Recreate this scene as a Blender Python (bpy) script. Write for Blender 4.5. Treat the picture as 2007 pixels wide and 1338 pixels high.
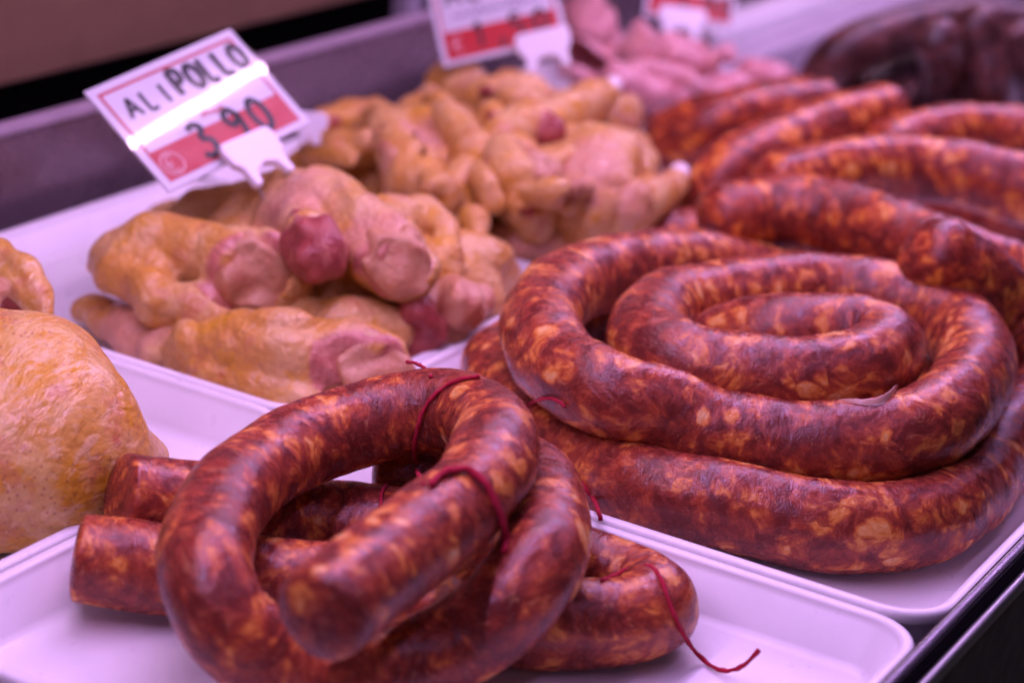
import bpy, bmesh, math, random
import numpy as np
from mathutils import Matrix, Vector

for o in list(bpy.data.objects):
    bpy.data.objects.remove(o)
scene = bpy.context.scene
COL = scene.collection

# ------------------------------------------------------------------ camera
cam_data = bpy.data.cameras.new('camera')
cam = bpy.data.objects.new('camera', cam_data)
COL.objects.link(cam)
cam_data.sensor_width = 36.0
cam_data.lens = 80.72
cam_data.clip_start = 0.02
cam_data.clip_end = 50
RIGHT = (0.85975781, 0.50318186, 0.08731848)
UP = (-0.24646272, 0.25905667, 0.93388745)
BACK = (0.44729479, -0.82443778, 0.34674157)
cam.matrix_world = Matrix(((RIGHT[0], UP[0], BACK[0], 0.28753347),
                           (RIGHT[1], UP[1], BACK[1], -0.80514729),
                           (RIGHT[2], UP[2], BACK[2], 0.39681983),
                           (0, 0, 0, 1)))
cam_data.dof.use_dof = True
cam_data.dof.focus_distance = 0.895
cam_data.dof.aperture_fstop = 6.4
cam_data.dof.aperture_blades = 0
scene.camera = cam

# ------------------------------------------------------------------ light
world = bpy.data.worlds.new('World')
scene.world = world
world.use_nodes = True
bg = world.node_tree.nodes['Background']
bg.inputs['Color'].default_value = (0.52, 0.38, 0.50, 1)      # dim shop interior
bg.inputs['Strength'].default_value = 0.09

LED_COLOUR = (0.91, 0.50, 1.32)
LED_X, LED_Z = -0.268, 0.50


def area_strip(name, x, z, y0, y1, width, power, tilt=0.0):
    ld = bpy.data.lights.new(name, 'AREA')
    ld.shape = 'RECTANGLE'
    ld.size = width
    ld.size_y = y1 - y0
    ld.energy = power
    ld.color = LED_COLOUR
    lo = bpy.data.objects.new(name, ld)
    COL.objects.link(lo)
    lo.location = (x, (y0 + y1) / 2, z)
    lo.rotation_euler = (0, tilt, 0)
    return lo


area_strip('area_strip', LED_X, LED_Z - 0.012, -0.75, 1.75, 0.003, 0.4)
area_strip('area_strip', -0.15, 0.54, -0.75, 1.75, 0.012, 7.6)  # added strip: takes the main power off the bar to limit card glare
area_strip('area_strip', 0.16, 0.52, -0.75, 1.75, 0.02, 1.3, math.radians(15))  # added front fill from the customer side, no fitting modelled

scene.view_settings.view_transform = 'Standard'
scene.view_settings.look = 'None'
scene.view_settings.exposure = 0.0
scene.view_settings.gamma = 1.0

# ------------------------------------------------------------------ layout, metres, world space
# sausages: centre line points x, y, z and radius; strings: centre lines; meat: chains of x, y, z, radius
SAUSAGE_PATHS = {
'coil': [(-0.1395,0.1448,0.0172,0.0165),(-0.1428,0.1333,0.0172,0.0165),(-0.1452,0.1215,0.0172,0.0165),(-0.1444,0.1095,0.0172,0.0165),(-0.1414,0.0978,0.0172,0.0165),(-0.1361,0.0871,0.0172,0.0165),(-0.1289,0.0774,0.0172,0.0165),(-0.12,0.0693,0.0172,0.0165),(-0.1097,0.063,0.0172,0.0165),(-0.0986,0.0585,0.0172,0.0165),(-0.0868,0.0562,0.0172,0.0165),(-0.0747,0.0559,0.0172,0.0165),(-0.0628,0.0578,0.0172,0.0165),(-0.0514,0.0616,0.0172,0.0165),(-0.0408,0.0672,0.0172,0.0165),(-0.0313,0.0746,0.0172,0.0165),(-0.0231,0.0834,0.0172,0.0165),(-0.0164,0.0934,0.0172,0.0165),(-0.0115,0.1044,0.0172,0.0165),(-0.0082,0.116,0.0172,0.0165),(-0.0069,0.1279,0.0172,0.0165),(-0.0074,0.1399,0.0172,0.0165),(-0.0097,0.1517,0.0172,0.0165),(-0.0137,0.163,0.0172,0.0165),(-0.0195,0.1736,0.0172,0.0165),(-0.0266,0.1832,0.0173,0.0165),(-0.0352,0.1916,0.0173,0.0165),(-0.0449,0.1987,0.0173,0.0165),(-0.0554,0.2044,0.0173,0.0165),(-0.0667,0.2086,0.0173,0.0165),(-0.0786,0.211,0.0173,0.0165),(-0.0906,0.2119,0.0172,0.0165),(-0.1027,0.2116,0.0171,0.0165),(-0.1147,0.2103,0.0169,0.0165),(-0.1266,0.2079,0.0167,0.0165),(-0.1379,0.2043,0.0162,0.0165),(-0.1497,0.2013,0.016,0.0165),(-0.1647,0.2029,0.0158,0.0165),(-0.1779,0.2016,0.0157,0.0165),(-0.1852,0.1923,0.0157,0.0165),(-0.1887,0.1788,0.0157,0.0165),(-0.1916,0.1651,0.0158,0.0165),(-0.1953,0.1527,0.0158,0.0165),(-0.1968,0.1489,0.0158,0.0165),(-0.1901,0.0704,0.0183,0.0182),(-0.1861,0.0591,0.0183,0.0182),(-0.1803,0.0486,0.0183,0.0182),(-0.1728,0.0392,0.0183,0.0182),(-0.1641,0.0308,0.0183,0.0182),(-0.1549,0.023,0.0184,0.0182),(-0.145,0.0159,0.0184,0.0182),(-0.1347,0.0093,0.0184,0.0182),(-0.1241,0.0033,0.0184,0.0182),(-0.1132,-0.0024,0.0182,0.0182),(-0.1018,-0.0077,0.0178,0.0182),(-0.0894,-0.013,0.0179,0.0182),(-0.0758,-0.018,0.0194,0.0182),(-0.0625,-0.0206,0.0214,0.0182),(-0.0502,-0.0204,0.0225,0.0182),(-0.0386,-0.0178,0.0228,0.0182),(-0.0273,-0.0148,0.0226,0.0182),(-0.0159,-0.0122,0.0222,0.0182),(-0.0047,-0.0085,0.0218,0.0182),(0.006,-0.0031,0.0213,0.0182),(0.0156,0.0044,0.0208,0.0182),(0.0237,0.0138,0.0204,0.0182),(0.0298,0.0248,0.02,0.0182),(0.0335,0.0368,0.0197,0.0182),(0.0354,0.0492,0.0194,0.0182),(0.0358,0.0617,0.0191,0.0182),(0.0353,0.0741,0.019,0.0182),(0.0343,0.0863,0.0188,0.0182),(0.033,0.0985,0.0187,0.0182),(0.0317,0.1106,0.0187,0.0182),(0.0304,0.1227,0.0186,0.0182),(0.0294,0.1347,0.0186,0.0182),(0.0284,0.1468,0.0185,0.0182),(0.0272,0.1588,0.0185,0.0182),(0.0258,0.1707,0.0185,0.0182),(0.0236,0.1825,0.0185,0.0182),(0.021,0.1942,0.0185,0.0182),(0.0178,0.2058,0.0185,0.0182),(0.0139,0.2172,0.0185,0.0182),(0.0091,0.2282,0.0185,0.0182),(0.003,0.2385,0.0185,0.0182),(-0.0049,0.2476,0.0185,0.0182),(-0.0146,0.2545,0.0185,0.0182),(-0.0259,0.2585,0.0185,0.0182),(-0.0377,0.2606,0.0185,0.0182),(-0.0497,0.262,0.0185,0.0182),(-0.0617,0.2624,0.0185,0.0182),(-0.0737,0.2624,0.0185,0.0182),(-0.0857,0.2628,0.0185,0.0182),(-0.0976,0.264,0.0181,0.0182),(-0.1096,0.2647,0.0181,0.0182),(-0.1212,0.2625,0.0193,0.0182),(-0.1315,0.257,0.0221,0.0182),(-0.1404,0.2496,0.0253,0.0182),(-0.1482,0.2411,0.0287,0.0182),(-0.1546,0.2316,0.032,0.0182),(-0.1597,0.2211,0.035,0.0182),(-0.1637,0.2101,0.0375,0.0182),(-0.1667,0.1987,0.0398,0.0182),(-0.1691,0.1871,0.042,0.0182),(-0.1709,0.1753,0.0439,0.0182),(-0.1721,0.1635,0.0457,0.0182),(-0.1729,0.1516,0.0474,0.0182),(-0.1735,0.1396,0.049,0.0182),(-0.1739,0.1276,0.0503,0.0182),(-0.174,0.1155,0.0515,0.0182),(-0.1736,0.1034,0.0525,0.0182),(-0.1724,0.0912,0.0535,0.0182),(-0.1701,0.0791,0.0543,0.0182),(-0.167,0.0671,0.0551,0.0182),(-0.1631,0.0552,0.0557,0.0182),(-0.1587,0.0434,0.0563,0.0182),(-0.1535,0.0318,0.0568,0.0182),(-0.1469,0.0208,0.0567,0.0182),(-0.1386,0.011,0.0557,0.0182),(-0.1292,0.0026,0.0541,0.0182),(-0.1187,-0.0047,0.0528,0.0182),(-0.1071,-0.0092,0.0523,0.0182),(-0.0952,-0.0106,0.0515,0.0182),(-0.0843,-0.0064,0.0495,0.0182),(-0.0741,-0.0001,0.0462,0.0182),(-0.0637,0.005,0.043,0.0182),(-0.0526,0.0086,0.0411,0.0182),(-0.0415,0.0126,0.0403,0.0182),(-0.0304,0.017,0.0405,0.0182),(-0.0193,0.0213,0.0413,0.0182),(-0.0082,0.0252,0.0428,0.0182),(0.0018,0.0315,0.0447,0.0182),(0.0103,0.0399,0.0467,0.0182),(0.0162,0.0504,0.0486,0.0182),(0.0201,0.062,0.0501,0.0182),(0.0213,0.0743,0.0509,0.0182),(0.0207,0.0866,0.0511,0.0182),(0.0193,0.0988,0.0511,0.0182),(0.0174,0.1109,0.0513,0.0182),(0.0149,0.1229,0.0515,0.0182),(0.0116,0.1346,0.0518,0.0182),(0.0071,0.146,0.0523,0.0182),(0.0014,0.1567,0.0532,0.0182),(-0.0061,0.1663,0.0542,0.0182),(-0.0158,0.1736,0.0553,0.0182),(-0.0274,0.1769,0.0565,0.0182),(-0.0394,0.1766,0.0574,0.0182),(-0.0515,0.1752,0.0575,0.0182),(-0.0634,0.1729,0.0571,0.0182),(-0.0744,0.1684,0.0568,0.0182),(-0.0834,0.161,0.0564,0.0182),(-0.0912,0.1527,0.0559,0.0182),(-0.0985,0.1442,0.0553,0.0182),(-0.105,0.1354,0.0547,0.0182),(-0.1108,0.1265,0.0542,0.0182),(-0.116,0.1176,0.0537,0.0182),(-0.1202,0.1085,0.0535,0.0182),(-0.1225,0.0983,0.0538,0.0182),(-0.1217,0.0848,0.0551,0.0182),(-0.1183,0.071,0.056,0.0182),(-0.114,0.0592,0.0565,0.0182),(-0.1088,0.0485,0.057,0.0182),(-0.102,0.0396,0.057,0.0182),(-0.0925,0.0339,0.0564,0.0182),(-0.0812,0.0333,0.0559,0.0182),(-0.0694,0.036,0.0557,0.0182),(-0.0577,0.0393,0.0561,0.0182),(-0.0465,0.0436,0.057,0.0182),(-0.0364,0.0491,0.0579,0.0182),(-0.0275,0.0558,0.0588,0.0182),(-0.0211,0.0642,0.0597,0.0182),(-0.0172,0.0738,0.0605,0.0182),(-0.0158,0.0839,0.0612,0.0182),(-0.0169,0.0941,0.0619,0.0182),(-0.0225,0.1027,0.0625,0.0182),(-0.0332,0.1039,0.0624,0.0182),(-0.0443,0.0997,0.0618,0.0182),(-0.0548,0.0943,0.0608,0.0182),(-0.0656,0.0903,0.0586,0.0182),(-0.0761,0.0883,0.0549,0.0182),(-0.0857,0.0881,0.0494,0.0182),(-0.0938,0.0894,0.0417,0.0182)],
'horseshoe': [(-0.203,-0.1903,0.0355,0.0165),(-0.1966,-0.1809,0.0323,0.0165),(-0.1905,-0.1714,0.0292,0.0165),(-0.1847,-0.1616,0.0261,0.0165),(-0.1782,-0.1523,0.0234,0.0165),(-0.1713,-0.1432,0.0208,0.0165),(-0.1634,-0.1347,0.0188,0.0165),(-0.1538,-0.1279,0.0178,0.0165),(-0.143,-0.1228,0.0178,0.0165),(-0.132,-0.1181,0.018,0.0165),(-0.1216,-0.1123,0.0178,0.0165),(-0.1112,-0.1065,0.0173,0.0165),(-0.1004,-0.1023,0.0165,0.0165),(-0.0894,-0.0985,0.016,0.0165),(-0.078,-0.0956,0.016,0.0165),(-0.066,-0.095,0.016,0.0165),(-0.054,-0.0953,0.0161,0.0165),(-0.0419,-0.0957,0.0164,0.0165),(-0.0302,-0.098,0.0168,0.0165),(-0.0214,-0.1057,0.017,0.0165),(-0.0218,-0.1174,0.0167,0.0165),(-0.0285,-0.1274,0.0165,0.0165),(-0.0371,-0.1358,0.0166,0.0165),(-0.0465,-0.1431,0.0167,0.0165),(-0.0569,-0.149,0.0168,0.0165),(-0.0681,-0.1532,0.0168,0.0165),(-0.0794,-0.157,0.0169,0.0165),(-0.0908,-0.1604,0.017,0.0165),(-0.1021,-0.1641,0.0171,0.0165),(-0.113,-0.1687,0.0172,0.0165),(-0.1237,-0.1739,0.0174,0.0165),(-0.1343,-0.1793,0.0176,0.0165),(-0.1449,-0.1847,0.0178,0.0165),(-0.1554,-0.1902,0.0182,0.0165),(-0.1654,-0.1964,0.0189,0.0165),(-0.1747,-0.2038,0.0201,0.0165),(-0.1841,-0.2111,0.0215,0.0165),(-0.1938,-0.2178,0.0227,0.0165),(-0.1971,-0.22,0.0231,0.0165)],
'ring': [(-0.0653,-0.2614,0.0616,0.0163),(-0.0661,-0.2495,0.0623,0.0163),(-0.0664,-0.2377,0.0634,0.0163),(-0.0664,-0.2261,0.0647,0.0163),(-0.0667,-0.2145,0.0655,0.0163),(-0.0672,-0.2031,0.0661,0.0163),(-0.0678,-0.1918,0.0668,0.0163),(-0.0682,-0.1807,0.0676,0.0163),(-0.0689,-0.1697,0.0685,0.0163),(-0.0706,-0.159,0.0692,0.0163),(-0.0732,-0.1486,0.07,0.0163),(-0.0769,-0.1386,0.0705,0.0163),(-0.082,-0.129,0.0704,0.0163),(-0.0882,-0.1194,0.0699,0.0163),(-0.0961,-0.1101,0.0688,0.0163),(-0.1062,-0.1021,0.067,0.0163),(-0.1182,-0.0982,0.065,0.0163),(-0.1298,-0.101,0.0627,0.0163),(-0.1395,-0.1072,0.0598,0.0163),(-0.1471,-0.1157,0.0573,0.0163),(-0.1526,-0.1256,0.0553,0.0163),(-0.1567,-0.1363,0.0537,0.0163),(-0.1595,-0.1474,0.0525,0.0163),(-0.1601,-0.1589,0.0517,0.0163),(-0.1588,-0.1704,0.0516,0.0163),(-0.1565,-0.1818,0.0515,0.0163),(-0.1533,-0.1931,0.0514,0.0163),(-0.1493,-0.2042,0.0514,0.0163),(-0.1444,-0.215,0.0511,0.0163),(-0.1385,-0.2252,0.0508,0.0163),(-0.1319,-0.2351,0.0499,0.0163),(-0.1244,-0.244,0.0474,0.0163),(-0.1162,-0.248,0.0402,0.0163),(-0.1093,-0.2449,0.0311,0.0163),(-0.1019,-0.239,0.0237,0.0163),(-0.0933,-0.2319,0.0191,0.0163),(-0.0839,-0.2248,0.0172,0.0163),(-0.0757,-0.216,0.0168,0.0163),(-0.0691,-0.2059,0.0172,0.0163),(-0.0627,-0.1959,0.0196,0.0163),(-0.0565,-0.1866,0.0241,0.0163),(-0.0496,-0.1804,0.0315,0.0163),(-0.0446,-0.173,0.0396,0.0163),(-0.0436,-0.1632,0.0462,0.0163),(-0.0472,-0.1515,0.0481,0.0163),(-0.0521,-0.1401,0.0484,0.0163),(-0.0579,-0.1292,0.0481,0.0163),(-0.0643,-0.1191,0.0473,0.0163),(-0.0709,-0.11,0.0465,0.0163),(-0.0776,-0.1017,0.0459,0.0163),(-0.0855,-0.0928,0.0444,0.0163),(-0.0959,-0.0841,0.0406,0.0163),(-0.1074,-0.0789,0.036,0.0163),(-0.1193,-0.0788,0.0325,0.0163),(-0.1304,-0.0835,0.0302,0.0163),(-0.1405,-0.0899,0.0289,0.0163),(-0.1479,-0.0928,0.028,0.0163)],
'b1': [(-0.1696,0.2599,0.05,0.0193),(-0.1614,0.2684,0.0524,0.0193),(-0.1522,0.2757,0.0546,0.0193),(-0.1409,0.2795,0.0561,0.0193),(-0.1291,0.2814,0.0572,0.0193),(-0.117,0.2816,0.0579,0.0193),(-0.1052,0.2797,0.0582,0.0193),(-0.0936,0.2763,0.0583,0.0193),(-0.0822,0.2724,0.0582,0.0193),(-0.0706,0.2691,0.0579,0.0193),(-0.0591,0.2656,0.0575,0.0193),(-0.0475,0.2626,0.0569,0.0193),(-0.0355,0.2615,0.0558,0.0193),(-0.0237,0.2629,0.0542,0.0193),(-0.0121,0.2655,0.0524,0.0193),(-0.0005,0.2683,0.0506,0.0193),(0.0034,0.2691,0.05,0.0193)],
'b2': [(-0.1659,0.3191,0.055,0.0193),(-0.1604,0.3297,0.057,0.0193),(-0.1548,0.3402,0.0589,0.0193),(-0.1492,0.3509,0.06,0.0193),(-0.1441,0.3618,0.0604,0.0193),(-0.1392,0.3728,0.0603,0.0193),(-0.1331,0.3833,0.0601,0.0193),(-0.1248,0.3919,0.06,0.0193),(-0.1145,0.3983,0.0602,0.0193),(-0.1035,0.4032,0.0604,0.0193),(-0.0922,0.4074,0.0601,0.0193),(-0.0807,0.4111,0.0592,0.0193),(-0.069,0.414,0.0579,0.0193),(-0.0573,0.4165,0.0564,0.0193),(-0.0456,0.4191,0.055,0.0193)],
'b3': [(-0.2202,0.3523,0.0299,0.0182),(-0.217,0.3566,0.0405,0.0182),(-0.2133,0.3661,0.0467,0.0182),(-0.2098,0.3771,0.05,0.0182),(-0.2064,0.3885,0.0525,0.0182),(-0.2032,0.4,0.0545,0.0182),(-0.2004,0.4117,0.0561,0.0182),(-0.1977,0.4235,0.0572,0.0182),(-0.1952,0.4355,0.0581,0.0182),(-0.1926,0.4474,0.0589,0.0182),(-0.1899,0.4594,0.0597,0.0182),(-0.1868,0.4711,0.0603,0.0182),(-0.1835,0.4826,0.0608,0.0182),(-0.1802,0.4941,0.0612,0.0182),(-0.1791,0.498,0.0614,0.0182)],
'b4': [(-0.2912,0.444,0.03,0.0204),(-0.2811,0.4448,0.0365,0.0204),(-0.2709,0.4465,0.0428,0.0204),(-0.2622,0.4534,0.0469,0.0204),(-0.256,0.4636,0.0489,0.0204),(-0.2505,0.4743,0.0498,0.0204),(-0.2448,0.485,0.0503,0.0204),(-0.2395,0.4958,0.0503,0.0204),(-0.2343,0.5067,0.0501,0.0204),(-0.2291,0.5176,0.05,0.0204)],
'b5': [(-0.156,0.4583,0.0506,0.0182),(-0.1518,0.4697,0.0527,0.0182),(-0.1476,0.4811,0.0546,0.0182),(-0.1426,0.4924,0.0556,0.0182),(-0.1378,0.5037,0.0557,0.0182),(-0.1322,0.5147,0.0555,0.0182),(-0.125,0.5246,0.0553,0.0182),(-0.1155,0.5322,0.0552,0.0182),(-0.1048,0.5381,0.0552,0.0182),(-0.0939,0.5435,0.0552,0.0182),(-0.0868,0.5474,0.0552,0.0182)],
'b6': [(-0.2229,0.2928,0.0176,0.0182),(-0.2129,0.2995,0.0176,0.0182),(-0.2029,0.3061,0.0176,0.0182),(-0.1922,0.3117,0.0176,0.0182),(-0.1812,0.3166,0.0176,0.0182),(-0.17,0.3208,0.0176,0.0182),(-0.1584,0.3239,0.0176,0.0182),(-0.1465,0.326,0.0176,0.0182),(-0.1346,0.3273,0.0176,0.0182),(-0.1226,0.3278,0.0176,0.0182),(-0.1105,0.3274,0.0176,0.0182),(-0.0985,0.3266,0.0176,0.0182),(-0.0865,0.3256,0.0176,0.0182),(-0.0825,0.3253,0.0176,0.0182)],
'b7': [(-0.0288,0.1833,0.08,0.0204),(-0.0212,0.19,0.074,0.0204),(-0.015,0.1979,0.0676,0.0204),(-0.0106,0.2068,0.0612,0.0204),(-0.0053,0.2147,0.0543,0.0204),(0.0024,0.2194,0.0467,0.0204),(0.0112,0.2211,0.039,0.0204),(0.0202,0.2185,0.032,0.0204),(0.0287,0.2128,0.026,0.0204),(0.0316,0.211,0.024,0.0204)],
'b8': [(-0.17,0.4689,0.018,0.0182),(-0.1584,0.4725,0.018,0.0182),(-0.1467,0.476,0.018,0.0182),(-0.1349,0.4792,0.018,0.0182),(-0.123,0.4821,0.018,0.0182),(-0.1111,0.4848,0.018,0.0182),(-0.0991,0.4873,0.018,0.0182),(-0.0871,0.4895,0.018,0.0182),(-0.0751,0.4918,0.018,0.0182),(-0.0631,0.494,0.018,0.0182)],
'b9': [(-0.2518,0.3567,0.0169,0.0176),(-0.2472,0.3674,0.017,0.0176),(-0.242,0.3772,0.017,0.0176),(-0.2368,0.387,0.017,0.0176),(-0.2315,0.3969,0.017,0.0176),(-0.2262,0.4071,0.017,0.0176),(-0.2209,0.4174,0.017,0.0176),(-0.2157,0.428,0.017,0.0176),(-0.214,0.4315,0.017,0.0176)],
'b10': [(-0.2207,0.542,0.018,0.0182),(-0.2169,0.5533,0.018,0.0182),(-0.2133,0.5648,0.018,0.0182),(-0.2097,0.5762,0.018,0.0182),(-0.2056,0.5874,0.018,0.0182),(-0.201,0.5985,0.018,0.0182),(-0.196,0.6093,0.018,0.0182),(-0.1909,0.6202,0.018,0.0182),(-0.1854,0.6308,0.018,0.0182),(-0.179,0.6409,0.018,0.0182),(-0.1712,0.6499,0.018,0.0182),(-0.1615,0.6568,0.018,0.0182),(-0.1504,0.6614,0.018,0.0182),(-0.1389,0.6647,0.018,0.0182),(-0.1273,0.6678,0.018,0.0182),(-0.1198,0.6703,0.018,0.0182)],
'k1': [(-0.2907,0.6696,0.02,0.0165),(-0.2862,0.6631,0.0291,0.0165),(-0.2816,0.6568,0.0383,0.0165),(-0.2757,0.6566,0.0481,0.0165),(-0.2704,0.6647,0.0551,0.0165),(-0.2662,0.6752,0.0591,0.0165),(-0.2626,0.6864,0.0615,0.0165),(-0.2597,0.698,0.0629,0.0165),(-0.257,0.7097,0.0637,0.0165),(-0.2542,0.7214,0.0644,0.0165),(-0.2511,0.733,0.0649,0.0165),(-0.2477,0.7446,0.0653,0.0165),(-0.2445,0.7562,0.0656,0.0165),(-0.2411,0.7677,0.0656,0.0165),(-0.2372,0.7791,0.0655,0.0165),(-0.2323,0.7901,0.0652,0.0165),(-0.2258,0.8002,0.0647,0.0165),(-0.2178,0.8092,0.0638,0.0165),(-0.209,0.8173,0.0627,0.0165),(-0.1998,0.8249,0.0615,0.0165),(-0.1907,0.8328,0.0604,0.0165),(-0.1878,0.8355,0.06,0.0165)],
'k2': [(-0.1844,0.6661,0.0883,0.0175),(-0.1785,0.6706,0.0791,0.0175),(-0.1728,0.6715,0.0689,0.0175),(-0.1683,0.6695,0.0581,0.0175),(-0.1683,0.6755,0.0492,0.0175),(-0.1698,0.6836,0.042,0.0175),(-0.1716,0.6923,0.0352,0.0175),(-0.1735,0.7014,0.0285,0.0175),(-0.1755,0.7107,0.0217,0.0175),(-0.1761,0.7139,0.0193,0.0175)],
'k3': [(-0.1909,0.6139,0.086,0.0155),(-0.1921,0.6243,0.0801,0.0155),(-0.1932,0.6347,0.0742,0.0155),(-0.1946,0.6447,0.0679,0.0155),(-0.1965,0.6539,0.0598,0.0155),(-0.1988,0.662,0.0503,0.0155),(-0.2026,0.6716,0.0428,0.0155),(-0.2069,0.6817,0.0365,0.0155),(-0.2115,0.6917,0.0305,0.0155),(-0.2161,0.7015,0.0245,0.0155),(-0.2191,0.708,0.0205,0.0155)],
'k4': [(-0.2729,0.7151,0.015,0.0155),(-0.27,0.7269,0.0172,0.0155),(-0.2667,0.7379,0.0202,0.0155),(-0.2625,0.747,0.0231,0.0155),(-0.2584,0.7558,0.0252,0.0155),(-0.2549,0.7646,0.0264,0.0155),(-0.2518,0.7736,0.0271,0.0155),(-0.2488,0.7828,0.0274,0.0155),(-0.2456,0.7922,0.0277,0.0155),(-0.2419,0.8017,0.028,0.0155),(-0.2374,0.8113,0.0283,0.0155),(-0.2323,0.821,0.0286,0.0155),(-0.2269,0.8309,0.0288,0.0155),(-0.2216,0.8411,0.029,0.0155),(-0.2183,0.8481,0.029,0.0155)],
'k5': [(-0.1633,0.7001,0.0798,0.0155),(-0.1592,0.7008,0.0689,0.0155),(-0.1589,0.7077,0.06,0.0155),(-0.1607,0.717,0.0533,0.0155),(-0.163,0.7266,0.0472,0.0155),(-0.1654,0.7364,0.0413,0.0155),(-0.1679,0.7464,0.0355,0.0155),(-0.1704,0.7563,0.0298,0.0155),(-0.1729,0.7662,0.024,0.0155),(-0.1745,0.7728,0.02,0.0155)],
'k6': [(-0.2989,0.7289,0.0156,0.0155),(-0.2986,0.7402,0.0158,0.0155),(-0.2983,0.7513,0.016,0.0155),(-0.2982,0.7625,0.0162,0.0155),(-0.298,0.7738,0.0164,0.0155),(-0.2977,0.7852,0.0165,0.0155),(-0.2974,0.7967,0.0166,0.0155),(-0.297,0.8083,0.0167,0.0155),(-0.2966,0.82,0.0168,0.0155),(-0.2962,0.8317,0.0169,0.0155),(-0.2957,0.8436,0.0169,0.0155),(-0.2952,0.8555,0.0169,0.0155),(-0.2947,0.8674,0.017,0.0155),(-0.294,0.8793,0.017,0.0155),(-0.2932,0.8913,0.017,0.0155),(-0.2923,0.9032,0.017,0.0155),(-0.2911,0.9152,0.017,0.0155),(-0.2896,0.9271,0.017,0.0155),(-0.2879,0.939,0.017,0.0155),(-0.2861,0.9508,0.017,0.0155),(-0.2841,0.9627,0.017,0.0155),(-0.2821,0.9745,0.017,0.0155),(-0.2801,0.9864,0.017,0.0155),(-0.2781,0.9982,0.017,0.0155),(-0.2762,1.0101,0.017,0.0155)],
'k7': [(-0.2411,0.7238,0.0152,0.016),(-0.2376,0.7319,0.0153,0.016),(-0.2343,0.7396,0.0153,0.016),(-0.2311,0.7481,0.0154,0.016),(-0.2273,0.7569,0.0154,0.016),(-0.2225,0.7658,0.0154,0.016),(-0.2168,0.7747,0.0155,0.016),(-0.2106,0.7837,0.0155,0.016),(-0.2043,0.793,0.0155,0.016),(-0.198,0.8026,0.0155,0.016),(-0.1921,0.8127,0.0155,0.016)]}
STRING_PATHS = {
'tail_horse': [(-0.0321,-0.1318,0.0337),(-0.0336,-0.1101,0.0291),(-0.0264,-0.1097,0.0331),(-0.0207,-0.1117,0.0341),(-0.0137,-0.118,0.032),(-0.0079,-0.1215,0.026),(-0.0049,-0.1198,0.0196),(-0.0049,-0.1088,0.008),(-0.0008,-0.1052,0.002),(0.0058,-0.1076,0.0015),(0.012,-0.1089,0.003),(0.0176,-0.1092,0.008),(0.022,-0.1089,0.015)],
'mid_hole': [(-0.1356,-0.1152,0.0347),(-0.1333,-0.1216,0.035),(-0.1304,-0.127,0.0328),(-0.1284,-0.1314,0.0286),(-0.1276,-0.1337,0.0243)],
'tail_top': [(-0.1616,-0.0645,0.064),(-0.156,-0.0677,0.066),(-0.1453,-0.0784,0.07),(-0.1251,-0.106,0.0797)],
'side_right': [(-0.1191,-0.0198,0.013),(-0.1113,-0.024,0.02),(-0.1041,-0.0266,0.0228),(-0.098,-0.0296,0.0214),(-0.0911,-0.0327,0.0181),(-0.0864,-0.0341,0.0155),(-0.0695,-0.0635,0.026),(-0.0662,-0.0674,0.024)],
'over_coil': [(-0.1375,-0.0043,0.032),(-0.1359,-0.0021,0.0342),(-0.1211,-0.0233,0.0464),(-0.1148,-0.0264,0.0495),(-0.1103,-0.0277,0.05),(-0.1064,-0.0284,0.0486)],
'ring_back': [(-0.1054,-0.1037,0.0846),(-0.1093,-0.1064,0.0835),(-0.1145,-0.1085,0.0808),(-0.1191,-0.1115,0.0763),(-0.1217,-0.1148,0.0703),(-0.1229,-0.1168,0.0623),(-0.1248,-0.1147,0.0526),(-0.1309,-0.1014,0.0379),(-0.0698,-0.1991,0.0834)],
'ring_arm': [(-0.0669,-0.199,0.0839),(-0.0684,-0.1917,0.0843),(-0.0671,-0.1857,0.0847),(-0.0642,-0.1815,0.0846),(-0.0602,-0.1801,0.0832),(-0.0561,-0.1798,0.0802),(-0.0523,-0.1794,0.0749),(-0.0509,-0.1767,0.0687),(-0.0519,-0.1709,0.0595),(-0.0484,-0.1777,0.0573)],
'flap': [(-0.0117,0.0279,0.0607),(-0.0059,0.0271,0.0619),(-0.0001,0.0273,0.0625),(0.0046,0.0299,0.0633),(0.0068,0.035,0.0644),(0.0067,0.0431,0.0648),(-0.0,0.0673,0.0587)]}
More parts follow.
